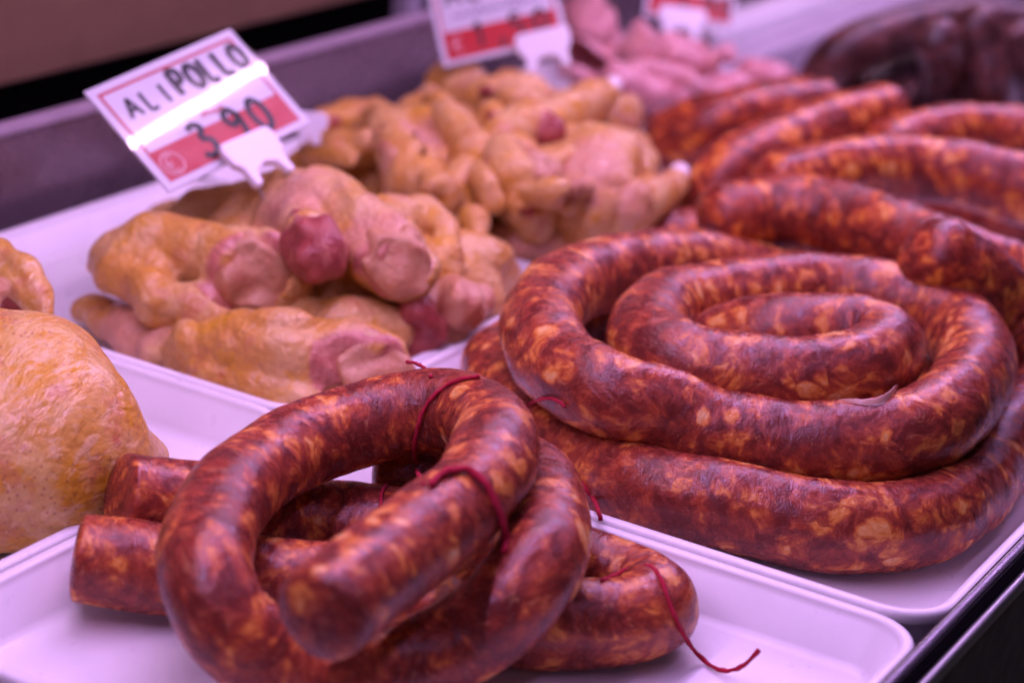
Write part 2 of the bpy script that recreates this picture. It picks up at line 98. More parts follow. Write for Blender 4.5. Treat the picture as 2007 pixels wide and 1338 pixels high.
MEAT_FORMS = {
'A': {'chains':[[(-0.3771,-0.0005,0.04,0.004),(-0.3698,0.0061,0.044,0.01044),(-0.354,0.0149,0.047,0.014499999999999999),(-0.3289,0.0213,0.049,0.0174),(-0.3094,0.0231,0.048,0.01856),(-0.291,0.0221,0.046,0.01856)],[(-0.377,0.0005,0.038,0.004),(-0.3556,-0.0089,0.038,0.00928),(-0.3332,-0.0106,0.035,0.01218),(-0.3137,-0.005,0.032,0.01102),(-0.2978,-0.0027,0.03,0.007539999999999999),(-0.2898,0.0013,0.028,0.004)],[(-0.3606,0.0006,0.042,0.01044),(-0.3427,0.001,0.043,0.00928)]],'meat':[],'red':[],'pink':[],'holes':[],'k':0.0018,'h':0.0019,'cuts':[(-0.2997,0.0145,0.05,0.745,-0.63,0.22,0.024,'meat',0.0)],'flesh':[('pink',[(-0.3188,0.0199,0.048,0.013),(-0.3008,0.0194,0.048,0.0148),(-0.2864,0.0197,0.046,0.0145)],(-0.2954,0.0127,0.0505,0.733,-0.642,0.226,0.03,'meat',0.0))],'tris':[(-0.3734,0.0013,0.041,-0.3456,0.0158,0.046,-0.3293,-0.0116,0.035,0.0065)]},
'B': {'chains':[[(-0.3884,0.0764,0.04,0.006959999999999999),(-0.38,0.0841,0.044,0.0116),(-0.3584,0.0844,0.05,0.013919999999999998),(-0.3374,0.0893,0.058,0.015079999999999998),(-0.3015,0.0719,0.068,0.016239999999999997),(-0.2732,0.0649,0.069,0.0174),(-0.2574,0.0634,0.063,0.01856),(-0.2396,0.0521,0.057,0.0174)],[(-0.3225,0.0768,0.06,0.013919999999999998),(-0.2949,0.0512,0.064,0.01276),(-0.2786,0.0333,0.065,0.01276)],[(-0.2803,0.1032,0.06,0.0116),(-0.2743,0.1242,0.058,0.009859999999999999),(-0.2576,0.1185,0.054,0.0087),(-0.2467,0.1009,0.049,0.008119999999999999),(-0.2434,0.0795,0.046,0.006959999999999999)]],'meat':[],'red':[],'pink':[(-0.3046,0.0506,0.075,0.022),(-0.2477,0.0431,0.075,0.018)],'holes':[[(-0.2475,0.0865,0.062,0.0055),(-0.2397,0.0705,0.056,0.0065)],[(-0.2607,0.1069,0.052,0.006),(-0.2537,0.0926,0.048,0.006)]],'k':0.0018,'h':0.0019,'cuts':[(-0.2402,0.0399,0.066,0.539,-0.825,0.168,0.022,'meat',0.0),(-0.2691,0.0195,0.071,0.557,-0.811,0.178,0.014,'meat',0.0)],'flesh':[('red',[(-0.2864,0.0414,0.065,0.01),(-0.2674,0.0217,0.066,0.0135),(-0.2614,0.0155,0.066,0.012)]),('pink',[(-0.26,0.0608,0.063,0.012),(-0.2399,0.0455,0.062,0.0145),(-0.2301,0.0395,0.058,0.014)],(-0.2365,0.0365,0.066,0.532,-0.828,0.18,0.03,'meat',0.0))],'tris':[(-0.3824,0.0789,0.043,-0.3273,0.0836,0.06,-0.319,0.0561,0.05,0.006),(-0.3273,0.0836,0.06,-0.261,0.0641,0.067,-0.2802,0.0529,0.058,0.007),(-0.2704,0.0787,0.064,-0.2732,0.1105,0.06,-0.2621,0.08,0.058,0.006),(-0.2902,0.0642,0.069,-0.2695,0.084,0.063,-0.2527,0.042,0.058,0.009),(-0.3554,0.0845,0.052,-0.3036,0.0752,0.066,-0.2919,0.0465,0.06,0.008)]},
'C': {'chains':[[(-0.3816,-0.0009,0.012,0.006959999999999999),(-0.3702,-0.0014,0.013,0.01044),(-0.3417,-0.0063,0.014,0.01218),(-0.3149,-0.01,0.014,0.0116)],[(-0.3785,0.0027,0.016,0.005),(-0.357,0.0049,0.016,0.008119999999999999)]],'meat':[],'red':[],'pink':[(-0.3411,-0.0185,0.02,0.022)],'holes':[],'k':0.0018,'h':0.0019,'cuts':[],'flesh':[],'tris':[(-0.3804,0.0033,0.013,-0.3274,-0.0055,0.015,-0.325,-0.0196,0.012,0.006)]},
'D': {'chains':[[(-0.3099,-0.0267,0.018,0.004),(-0.299,-0.0254,0.024,0.0116),(-0.277,-0.0188,0.027,0.016239999999999997),(-0.2533,-0.0129,0.028,0.01856),(-0.2341,0.0036,0.026,0.0174),(-0.2216,0.0077,0.024,0.016239999999999997)],[(-0.3063,-0.0267,0.016,0.005),(-0.2819,-0.0303,0.015,0.01044),(-0.2554,-0.0279,0.013,0.0116),(-0.2312,-0.0231,0.011,0.00928)]],'meat':[],'red':[],'pink':[(-0.2265,-0.0045,0.034,0.012)],'holes':[],'k':0.0018,'h':0.0019,'cuts':[(-0.2227,-0.0056,0.03,0.758,-0.606,0.24,0.022,'meat',0.0)],'flesh':[('pink',[(-0.2358,0.002,0.026,0.012),(-0.2232,0.0028,0.026,0.013800000000000002),(-0.2156,0.0092,0.022,0.013)],(-0.22,-0.0065,0.03,0.74,-0.626,0.245,0.03,'meat',0.0))],'tris':[(-0.3047,-0.027,0.019,-0.2417,0.0026,0.025,-0.2442,-0.0281,0.013,0.008)]},
'E': {'chains':[[(-0.3055,0.0316,0.026,0.005),(-0.2985,0.0378,0.03,0.0116),(-0.2841,0.0463,0.034,0.015079999999999998),(-0.2699,0.0636,0.037,0.0174),(-0.2568,0.088,0.038,0.019719999999999998),(-0.2508,0.1258,0.034,0.019719999999999998),(-0.2452,0.1473,0.026,0.016239999999999997),(-0.2357,0.1487,0.018,0.00928)],[(-0.2961,0.027,0.024,0.005),(-0.2758,0.0268,0.028,0.01276),(-0.2571,0.029,0.026,0.016239999999999997),(-0.243,0.0423,0.022,0.0174)],[(-0.2445,0.1162,0.03,0.016239999999999997),(-0.2321,0.1208,0.024,0.01276)]],'meat':[],'red':[],'pink':[],'holes':[[(-0.2799,-0.004,0.034,0.004),(-0.2648,-0.0013,0.034,0.005)]],'k':0.0018,'h':0.0019,'cuts':[],'flesh':[('pink',[(-0.2331,0.0736,0.036,0.01),(-0.223,0.0756,0.036,0.012),(-0.2254,0.0965,0.032,0.01)]),('red',[(-0.2413,0.0618,0.037,0.007),(-0.2296,0.0557,0.036,0.009),(-0.2283,0.0604,0.028,0.01),(-0.232,0.0562,0.02,0.011)]),('pink',[(-0.2286,0.077,0.026,0.012),(-0.2302,0.0711,0.022,0.012)])],'tris':[(-0.2992,0.029,0.027,-0.2522,0.081,0.037,-0.2479,0.0322,0.025,0.008),(-0.2563,0.0873,0.037,-0.2417,0.1523,0.021,-0.2317,0.0729,0.025,0.007)]},
'F': {'chains':[[(-0.3031,0.0797,0.014,0.013),(-0.2537,0.0684,0.014,0.014),(-0.2395,0.0916,0.014,0.013),(-0.2419,0.1289,0.014,0.012)]],'meat':[],'red':[(-0.2311,0.0682,0.02,0.02)],'pink':[],'holes':[],'k':0.0035,'h':0.0019,'cuts':[],'flesh':[],'tris':[]},
'G1': {'chains':[[(-0.41,0.2318,0.025,0.01904),(-0.3932,0.2475,0.03,0.02128),(-0.3715,0.2515,0.028,0.017920000000000002)]],'meat':[],'red':[(-0.3518,0.2211,0.03,0.009)],'pink':[(-0.3727,0.2147,0.05,0.018)],'holes':[],'k':0.0035,'h':0.003,'cuts':[],'flesh':[],'tris':[(-0.4209,0.2371,0.026,-0.3714,0.2564,0.03,-0.3727,0.2181,0.02,0.009)]},
'G2': {'chains':[[(-0.3923,0.2666,0.055,0.011200000000000002),(-0.3543,0.2243,0.055,0.014560000000000002),(-0.3281,0.2024,0.048,0.014560000000000002),(-0.3064,0.198,0.034,0.011200000000000002)],[(-0.3843,0.2676,0.055,0.010080000000000002),(-0.3585,0.2649,0.055,0.01344),(-0.3305,0.2318,0.05,0.012320000000000001)]],'meat':[],'red':[],'pink':[(-0.3444,0.2364,0.062,0.015)],'holes':[[(-0.3493,0.2286,0.061,0.004),(-0.3266,0.2066,0.056,0.005)]],'k':0.0035,'h':0.003,'cuts':[],'flesh':[('pink',[(-0.3488,0.2107,0.056,0.007),(-0.3326,0.196,0.054,0.009)]),('pink',[(-0.3065,0.1953,0.036,0.008),(-0.298,0.1905,0.032,0.009)])],'tris':[(-0.3933,0.2655,0.055,-0.3413,0.249,0.05,-0.3215,0.1989,0.036,0.006)]},
'G3': {'chains':[[(-0.3694,0.2844,0.07,0.005),(-0.3403,0.2584,0.066,0.010080000000000002),(-0.3097,0.2335,0.06,0.01344),(-0.3057,0.2446,0.05,0.01344)]],'meat':[(-0.3721,0.2898,0.07,0.009)],'red':[],'pink':[(-0.3041,0.2063,0.075,0.014)],'holes':[],'k':0.0035,'h':0.003,'cuts':[],'flesh':[],'tris':[(-0.373,0.2915,0.068,-0.3057,0.2446,0.05,-0.3377,0.2429,0.052,0.004)]},
'G4': {'chains':[[(-0.3215,0.2456,0.055,0.010080000000000002),(-0.3043,0.2183,0.05,0.01344),(-0.3003,0.2029,0.04,0.014560000000000002),(-0.3036,0.2022,0.028,0.012320000000000001)]],'meat':[],'red':[],'pink':[],'holes':[],'k':0.0035,'h':0.003,'cuts':[],'flesh':[('pink',[(-0.2986,0.1971,0.036,0.008),(-0.2985,0.1926,0.03,0.009)])],'tris':[]},
'G5': {'chains':[[(-0.2902,0.2296,0.065,0.011200000000000002),(-0.2735,0.2131,0.058,0.015680000000000003),(-0.2645,0.2131,0.046,0.015680000000000003),(-0.2597,0.215,0.034,0.011200000000000002)],[(-0.296,0.2484,0.06,0.011200000000000002),(-0.271,0.2389,0.056,0.015680000000000003)]],'meat':[],'red':[(-0.2532,0.1977,0.052,0.008)],'pink':[],'holes':[],'k':0.0035,'h':0.003,'cuts':[],'flesh':[('pink',[(-0.2926,0.2334,0.066,0.008),(-0.2787,0.2232,0.066,0.009),(-0.2639,0.2204,0.06,0.013)])],'tris':[(-0.2955,0.239,0.062,-0.2723,0.2472,0.054,-0.2589,0.2133,0.036,0.007)]},
'G6': {'chains':[[(-0.3003,0.3091,0.05,0.01904),(-0.2604,0.2837,0.052,0.024640000000000002),(-0.2471,0.2496,0.042,0.024640000000000002),(-0.2718,0.3448,0.04,0.01904)]],'meat':[],'red':[(-0.2127,0.1823,0.062,0.015)],'pink':[(-0.245,0.24,0.07,0.028)],'holes':[],'k':0.0035,'h':0.003,'cuts':[],'flesh':[],'tris':[(-0.3003,0.3091,0.05,-0.2676,0.3494,0.04,-0.245,0.2528,0.036,0.012)]},
'G7': {'chains':[[(-0.3052,0.2495,0.065,0.010080000000000002),(-0.2996,0.2751,0.07,0.01344),(-0.2949,0.3012,0.072,0.01344),(-0.294,0.3379,0.076,0.010080000000000002),(-0.2956,0.3533,0.076,0.008960000000000001)]],'meat':[],'red':[],'pink':[],'holes':[],'k':0.0035,'h':0.003,'cuts':[],'flesh':[('red',[(-0.2921,0.2705,0.071,0.01),(-0.2854,0.2703,0.069,0.009)])],'tris':[],'bone':[(-0.2943,0.3525,0.077,0.0055),(-0.2946,0.3605,0.078,0.006)]},
'G8': {'chains':[[(-0.3911,0.3546,0.05,0.015680000000000003),(-0.3668,0.346,0.055,0.016800000000000002),(-0.3555,0.3685,0.058,0.015680000000000003),(-0.3738,0.3811,0.06,0.011200000000000002)]],'meat':[],'red':[(-0.341,0.3004,0.07,0.02),(-0.3459,0.3377,0.07,0.014)],'pink':[],'holes':[],'k':0.0035,'h':0.003,'cuts':[],'flesh':[],'tris':[(-0.3975,0.3562,0.05,-0.3572,0.3779,0.056,-0.3543,0.3385,0.045,0.008)]},
'G9': {'chains':[[(-0.2953,0.2268,0.02,0.012320000000000001),(-0.2692,0.2201,0.022,0.014560000000000002),(-0.256,0.236,0.02,0.014560000000000002)],[(-0.2933,0.2388,0.025,0.01344),(-0.267,0.2487,0.026,0.015680000000000003)]],'meat':[],'red':[],'pink':[(-0.2525,0.1997,0.035,0.03)],'holes':[],'k':0.0035,'h':0.003,'cuts':[],'flesh':[],'tris':[(-0.2993,0.2227,0.02,-0.2579,0.2498,0.025,-0.2565,0.2385,0.012,0.007)]},
'G10': {'chains':[[(-0.2431,0.237,0.04,0.016800000000000002),(-0.2286,0.2559,0.042,0.015680000000000003),(-0.2284,0.2983,0.04,0.010080000000000002),(-0.2331,0.328,0.04,0.007840000000000001)]],'meat':[],'red':[],'pink':[(-0.2245,0.2524,0.048,0.013)],'holes':[],'k':0.0035,'h':0.003,'cuts':[],'flesh':[('pink',[(-0.2278,0.2876,0.041,0.009),(-0.2284,0.3074,0.041,0.009)])],'tris':[(-0.2511,0.2454,0.042,-0.2294,0.2813,0.042,-0.2394,0.2557,0.028,0.008)],'bone':[(-0.2302,0.3216,0.042,0.005),(-0.2354,0.338,0.044,0.006)]},
'G11': {'chains':[[(-0.2572,0.2556,0.018,0.015680000000000003),(-0.2395,0.269,0.022,0.017920000000000002),(-0.2386,0.3043,0.02,0.014560000000000002)]],'meat':[],'red':[],'pink':[],'holes':[],'k':0.0035,'h':0.003,'cuts':[],'flesh':[],'tris':[]},
'G12': {'chains':[[(-0.4341,0.2752,0.04,0.011200000000000002),(-0.4286,0.2931,0.044,0.012320000000000001),(-0.4215,0.3096,0.044,0.011200000000000002)]],'meat':[],'red':[(-0.4131,0.2539,0.05,0.017)],'pink':[],'holes':[],'k':0.0035,'h':0.003,'cuts':[],'flesh':[],'tris':[]},
'G13': {'chains':[[(-0.3397,0.3598,0.055,0.01344),(-0.3091,0.3608,0.055,0.016800000000000002),(-0.3056,0.4003,0.05,0.014560000000000002)]],'meat':[],'red':[],'pink':[],'holes':[],'k':0.0035,'h':0.003,'cuts':[],'flesh':[('pink',[(-0.3006,0.3674,0.054,0.011),(-0.301,0.3884,0.05,0.011)])],'tris':[(-0.3397,0.3598,0.055,-0.3034,0.4028,0.05,-0.299,0.3512,0.042,0.009)]},
'G14': {'chains':[[(-0.4229,0.3912,0.05,0.014560000000000002),(-0.4096,0.3878,0.05,0.014560000000000002)]],'meat':[],'red':[],'pink':[],'holes':[],'k':0.0035,'h':0.003,'cuts':[],'flesh':[],'tris':[]},
'G15': {'chains':[[(-0.3867,0.2398,0.012,0.012320000000000001),(-0.3578,0.2473,0.02,0.020160000000000004),(-0.3394,0.2714,0.025,0.022400000000000003),(-0.3218,0.2993,0.02,0.022400000000000003)],[(-0.3108,0.3398,0.02,0.022400000000000003),(-0.2942,0.3724,0.02,0.022400000000000003)]],'meat':[],'red':[],'pink':[],'holes':[],'k':0.0035,'h':0.0035,'cuts':[],'flesh':[],'tris':[]},
'X0': {'chains':[[(-0.4301,0.2616,0.042,0.002263315015185135),(-0.3861,0.2146,0.05,0.005658287537962836),(-0.3671,0.2043,0.046,0.00311205814587956)],[(-0.3861,0.2146,0.05,0.005092458784166553),(-0.4008,0.2173,0.04,0.001980400638286993)]],'meat':[],'red':[],'pink':[(-0.3706,0.1911,0.058,0.008174899549825036)],'holes':[],'k':0.003,'h':0.003,'cuts':[],'flesh':[('red',[(-0.363,0.1942,0.051,0.002829143768981418),(-0.3639,0.2003,0.047,0.002829143768981418)])],'tris':[(-0.4301,0.2616,0.042,-0.3671,0.2043,0.046,-0.4008,0.2173,0.04,0.004809544407268411)]},
'X1': {'chains':[[(-0.3842,0.2135,0.047,0.0020334214276263446),(-0.3706,0.2211,0.055,0.0050835535690658615),(-0.3802,0.2656,0.051,0.0027959544629862242)],[(-0.3706,0.2211,0.055,0.004575198212159275),(-0.3739,0.2306,0.045,0.0017792437491730513)]],'meat':[],'red':[],'pink':[(-0.3552,0.197,0.063,0.009646511856272917)],'holes':[],'k':0.003,'h':0.003,'cuts':[],'flesh':[('pink',[(-0.3702,0.2436,0.056,0.0025417767845329307),(-0.3784,0.2642,0.052,0.0025417767845329307)])],'tris':[(-0.3842,0.2135,0.047,-0.3802,0.2656,0.051,-0.3739,0.2306,0.045,0.004321020533705982)]},
'X2': {'chains':[[(-0.4065,0.3425,0.052,0.002944225136053042),(-0.3685,0.2746,0.06,0.007360562840132605),(-0.3556,0.2483,0.056,0.004048309562072932)],[(-0.3685,0.2746,0.06,0.006624506556119345),(-0.3971,0.2984,0.05,0.002576196994046412)]],'meat':[],'red':[],'pink':[(-0.3529,0.249,0.068,0.008027110802222162)],'holes':[],'k':0.003,'h':0.003,'cuts':[],'flesh':[],'tris':[(-0.4065,0.3425,0.052,-0.3556,0.2483,0.056,-0.3971,0.2984,0.05,0.006256478414112714)]},
'X3': {'chains':[[(-0.3363,0.2868,0.057,0.0024853774136627095),(-0.3355,0.2535,0.065,0.006213443534156773),(-0.357,0.2586,0.061,0.0034173939437862257)],[(-0.3355,0.2535,0.065,0.005592099180741097),(-0.368,0.3159,0.055,0.0021747052369548705)]],'meat':[],'red':[],'pink':[(-0.3205,0.228,0.073,0.00992860103750684)],'holes':[],'k':0.003,'h':0.003,'cuts':[],'flesh':[('pink',[(-0.3447,0.2443,0.066,0.0031067217670783867),(-0.3558,0.2551,0.062,0.0031067217670783867)])],'tris':[(-0.3363,0.2868,0.057,-0.357,0.2586,0.061,-0.368,0.3159,0.055,0.005281427004033257)]},
'X4': {'chains':[[(-0.3118,0.2507,0.062,0.002135210178369117),(-0.3126,0.2528,0.07,0.005338025445922792),(-0.3359,0.2948,0.066,0.0029359139952575357)],[(-0.3126,0.2528,0.07,0.004804222901330512),(-0.3255,0.294,0.06,0.0018683089060729772)]],'meat':[],'red':[],'pink':[(-0.2979,0.2269,0.078,0.011718771013880351)],'holes':[],'k':0.003,'h':0.003,'cuts':[],'flesh':[('red',[(-0.3233,0.2723,0.071,0.002669012722961396),(-0.3349,0.2929,0.067,0.002669012722961396)])],'tris':[(-0.3118,0.2507,0.062,-0.3359,0.2948,0.066,-0.3255,0.294,0.06,0.004537321629034374)]},
'X5': {'chains':[[(-0.2908,0.1767,0.047,0.002816168298046027),(-0.2983,0.1745,0.055,0.007040420745115067),(-0.327,0.2075,0.051,0.0038722314098132873)],[(-0.2983,0.1745,0.055,0.006336378670603561),(-0.3179,0.2232,0.045,0.0024641472607902734)]],'meat':[],'red':[],'pink':[(-0.2846,0.1516,0.063,0.016797511731352046)],'holes':[],'k':0.003,'h':0.003,'cuts':[],'flesh':[],'tris':[(-0.2908,0.1767,0.047,-0.327,0.2075,0.051,-0.3179,0.2232,0.045,0.005984357633347807)]},
'X6': {'chains':[[(-0.2703,0.1876,0.052,0.002334647529106056),(-0.2758,0.1878,0.06,0.005836618822765139),(-0.3021,0.2244,0.056,0.0032101403525208265)],[(-0.2758,0.1878,0.06,0.005252956940488626),(-0.2904,0.2352,0.05,0.002042816587967799)]],'meat':[],'red':[],'pink':[(-0.2625,0.1643,0.068,0.01549498534082423)],'holes':[],'k':0.003,'h':0.003,'cuts':[],'flesh':[('red',[(-0.2896,0.2043,0.061,0.0029183094113825695),(-0.3014,0.2226,0.057,0.0029183094113825695)])],'tris':[(-0.2703,0.1876,0.052,-0.3021,0.2244,0.056,-0.2904,0.2352,0.05,0.0049611259993503675)]},
'X7': {'chains':[[(-0.2566,0.1932,0.054,0.0028250092532147732),(-0.2389,0.192,0.062,0.007062523133036933),(-0.2399,0.2269,0.058,0.0038843877231703136)],[(-0.2389,0.192,0.062,0.006356270819733239),(-0.2378,0.2044,0.052,0.0024718830965629267)]],'meat':[],'red':[],'pink':[(-0.2263,0.1682,0.07,0.01341570093705577)],'holes':[],'k':0.003,'h':0.003,'cuts':[],'flesh':[('pink',[(-0.2332,0.2071,0.063,0.0035312615665184666),(-0.2381,0.225,0.059,0.0035312615665184666)])],'tris':[(-0.2566,0.1932,0.054,-0.2399,0.2269,0.058,-0.2378,0.2044,0.052,0.006003144663081393)]},
'X8': {'chains':[[(-0.2774,0.3105,0.06,0.0021775641759378896),(-0.2609,0.2467,0.068,0.005443910439844723),(-0.2646,0.2236,0.064,0.002994150741914598)],[(-0.2609,0.2467,0.068,0.004899519395860251),(-0.2924,0.2979,0.058,0.001905368653945653)]],'meat':[],'red':[],'pink':[(-0.2476,0.2211,0.076,0.013031003243109275)],'holes':[],'k':0.003,'h':0.003,'cuts':[],'flesh':[],'tris':[(-0.2774,0.3105,0.06,-0.2646,0.2236,0.064,-0.2924,0.2979,0.058,0.004627323873868015)]},
'X9': {'chains':[[(-0.2769,0.3776,0.047,0.0023737231488239153),(-0.2652,0.3224,0.055,0.005934307872059789),(-0.2727,0.3081,0.051,0.003263869329632884)],[(-0.2652,0.3224,0.055,0.00534087708485381),(-0.2979,0.3713,0.045,0.002077007755220926)]],'meat':[],'red':[],'pink':[(-0.2522,0.296,0.063,0.008422019137649658)],'holes':[],'k':0.003,'h':0.003,'cuts':[],'flesh':[('pink',[(-0.2644,0.2973,0.056,0.0029671539360298944),(-0.2712,0.3035,0.052,0.0029671539360298944)])],'tris':[(-0.2769,0.3776,0.047,-0.2727,0.3081,0.051,-0.2979,0.3713,0.045,0.00504416169125082)]},
'X10': {'chains':[[(-0.2742,0.3294,0.037,0.002636199993832868),(-0.2407,0.2963,0.045,0.006590499984582169),(-0.2259,0.301,0.041,0.0036247749915201935)],[(-0.2407,0.2963,0.045,0.005931449986123952),(-0.2422,0.3019,0.035,0.002306674994603759)]],'meat':[],'red':[],'pink':[(-0.2287,0.2712,0.053,0.011602040717887839)],'holes':[],'k':0.003,'h':0.003,'cuts':[],'flesh':[('red',[(-0.2227,0.287,0.046,0.0032952499922910845),(-0.2234,0.2975,0.042,0.0032952499922910845)])],'tris':[(-0.2742,0.3294,0.037,-0.2259,0.301,0.041,-0.2422,0.3019,0.035,0.005601924986894844)]},
'X11': {'chains':[[(-0.2999,0.2168,0.037,0.002523246070778292),(-0.2715,0.1729,0.045,0.00630811517694573),(-0.263,0.1634,0.041,0.003469463347320152)],[(-0.2715,0.1729,0.045,0.005677303659251157),(-0.2902,0.1884,0.035,0.0022078403119310053)]],'meat':[],'red':[],'pink':[(-0.2588,0.1506,0.053,0.008578624997906844)],'holes':[],'k':0.003,'h':0.003,'cuts':[],'flesh':[],'tris':[(-0.2999,0.2168,0.037,-0.263,0.1634,0.041,-0.2902,0.1884,0.035,0.00536189790040387)]},
'X12': {'chains':[[(-0.323,0.3332,0.062,0.002113601719539817),(-0.3309,0.3121,0.07,0.0052840042988495425),(-0.3618,0.3321,0.066,0.0029062023643672487)],[(-0.3309,0.3121,0.07,0.004755603868964589),(-0.3669,0.3804,0.06,0.0018494015045973397)]],'meat':[],'red':[],'pink':[(-0.3158,0.2847,0.078,0.015700137100225074)],'holes':[],'k':0.003,'h':0.003,'cuts':[],'flesh':[('red',[(-0.3474,0.3136,0.071,0.0026420021494247712),(-0.361,0.3289,0.067,0.0026420021494247712)])],'tris':[(-0.323,0.3332,0.062,-0.3618,0.3321,0.066,-0.3669,0.3804,0.06,0.004491403654022111)]},
'X13': {'chains':[[(-0.3096,0.3959,0.06,0.0024614402600659554),(-0.3059,0.3522,0.068,0.0061536006501648885),(-0.3236,0.351,0.064,0.0033844803575906884)],[(-0.3059,0.3522,0.068,0.005538240585148399),(-0.3376,0.4203,0.058,0.0021537602275577107)]],'meat':[],'red':[],'pink':[(-0.2915,0.324,0.076,0.015269332317627018)],'holes':[],'k':0.003,'h':0.003,'cuts':[],'flesh':[('pink',[(-0.3124,0.3366,0.069,0.0030768003250824442),(-0.3223,0.3468,0.065,0.0030768003250824442)])],'tris':[(-0.3096,0.3959,0.06,-0.3236,0.351,0.064,-0.3376,0.4203,0.058,0.0052305605526401545)]},
'H1': {'chains':[[(-0.4377,0.1342,0.012,0.014),(-0.3825,0.1279,0.018,0.02),(-0.3283,0.1245,0.018,0.02),(-0.2924,0.1461,0.016,0.02)],[(-0.3452,0.1384,0.03,0.018),(-0.315,0.1695,0.03,0.018)]],'meat':[],'red':[],'pink':[],'holes':[],'k':0.0035,'h':0.003,'cuts':[],'flesh':[],'tris':[]},
'L': {'chains':[[(-0.2945,-0.1736,0.042,0.04),(-0.2727,-0.1687,0.044,0.038),(-0.2518,-0.1733,0.04,0.034),(-0.2397,-0.1647,0.03,0.024),(-0.2351,-0.1485,0.026,0.015),(-0.2319,-0.1366,0.025,0.007)],[(-0.2693,-0.2008,0.03,0.036),(-0.252,-0.1859,0.028,0.028),(-0.2429,-0.1696,0.022,0.019),(-0.2433,-0.1522,0.016,0.013)]],'meat':[],'red':[],'pink':[(-0.1832,-0.2266,0.07,0.014),(-0.198,-0.2326,0.085,0.012)],'holes':[],'k':0.02,'h':0.0018,'cuts':[],'flesh':[],'tris':[],'fold':1.0},
'M': {'chains':[[(-0.3866,-0.0807,0.06,0.01),(-0.3677,-0.0787,0.061,0.01),(-0.3512,-0.0807,0.058,0.009),(-0.3375,-0.0846,0.053,0.0065),(-0.3291,-0.0886,0.048,0.005)]],'meat':[],'red':[],'pink':[],'holes':[],'k':0.006,'h':0.0018,'cuts':[],'tris':[],'flesh':[('red',[(-0.3874,-0.0798,0.044,0.014),(-0.3717,-0.0707,0.042,0.013),(-0.357,-0.0672,0.04,0.009)]),('pink',[(-0.3396,-0.1312,0.06,0.007),(-0.3384,-0.1125,0.06,0.005),(-0.3485,-0.0966,0.058,0.004)])]},
'R1': {'chains':[[(-0.4293,0.5644,0.03,0.009),(-0.4025,0.588,0.035,0.012),(-0.3618,0.5934,0.035,0.011),(-0.3372,0.6178,0.025,0.009)]],'meat':[],'red':[],'pink':[],'holes':[],'k':0.0035,'h':0.004,'cuts':[],'flesh':[],'tris':[(-0.4265,0.5501,0.04,-0.3591,0.592,0.05,-0.3501,0.5505,0.02,0.009)]},
'R2': {'chains':[[(-0.3919,0.5416,0.02,0.012),(-0.3529,0.5556,0.022,0.013),(-0.3267,0.597,0.02,0.012),(-0.3051,0.6424,0.02,0.01)]],'meat':[],'red':[],'pink':[],'holes':[],'k':0.0035,'h':0.004,'cuts':[],'flesh':[],'tris':[(-0.3919,0.5333,0.025,-0.3259,0.5931,0.028,-0.2998,0.6404,0.016,0.009),(-0.3576,0.5593,0.045,-0.3193,0.6015,0.035,-0.3258,0.5795,0.018,0.008)]},
'R3': {'chains':[[(-0.4739,0.6411,0.05,0.016),(-0.4397,0.6177,0.045,0.018),(-0.427,0.6268,0.035,0.014)]],'meat':[],'red':[],'pink':[],'holes':[],'k':0.0035,'h':0.004,'cuts':[],'flesh':[],'tris':[]},
'R5': {'chains':[[(-0.3707,0.5364,0.06,0.012),(-0.3455,0.5241,0.06,0.014),(-0.3318,0.5506,0.055,0.012)],[(-0.3532,0.5469,0.06,0.009),(-0.3378,0.5958,0.05,0.012)]],'meat':[],'red':[],'pink':[],'holes':[],'k':0.0035,'h':0.004,'cuts':[],'flesh':[],'tris':[(-0.3765,0.5403,0.06,-0.3412,0.6028,0.05,-0.3398,0.5389,0.045,0.006)]},
'R6': {'chains':[[(-0.3722,0.4707,0.05,0.012),(-0.3466,0.4714,0.05,0.014),(-0.3341,0.5055,0.045,0.013)],[(-0.3219,0.5192,0.04,0.013),(-0.3034,0.5594,0.035,0.012),(-0.2929,0.5703,0.03,0.009)]],'meat':[],'red':[],'pink':[],'holes':[],'k':0.0035,'h':0.004,'cuts':[],'flesh':[],'tris':[(-0.3778,0.474,0.05,-0.3373,0.5116,0.045,-0.3465,0.4897,0.03,0.007)]},
'R4': {'chains':[[(-0.3239,0.6045,0.03,0.013),(-0.312,0.6289,0.03,0.014),(-0.3105,0.6706,0.025,0.01)]],'meat':[],'red':[],'pink':[],'holes':[],'k':0.0035,'h':0.004,'cuts':[],'flesh':[],'tris':[]}}


# ------------------------------------------------------------------ helpers
def link(name, mesh, mat=None, parent=None):
    o = bpy.data.objects.new(name, mesh)
    COL.objects.link(o)
    if mat is not None:
        mesh.materials.clear()
        mesh.materials.append(mat)
    if parent is not None:
        o.parent = parent
    return o


def empty(name, loc=(0, 0, 0)):
    o = bpy.data.objects.new(name, None)
    COL.objects.link(o)
    o.location = loc
    o.empty_display_size = 0.02
    return o


def tag(o, label=None, cat=None, group=None, kind=None):
    if label: o['label'] = label
    if cat: o['category'] = cat
    if group: o['group'] = group
    if kind: o['kind'] = kind
    return o


def mesh_from(name, verts, faces, smooth=True):
    m = bpy.data.meshes.new(name)
    m.from_pydata([tuple(map(float, v)) for v in verts], [], [tuple(map(int, f)) for f in faces])
    m.update()
    if smooth:
        m.polygons.foreach_set('use_smooth', [True] * len(m.polygons))
    return m


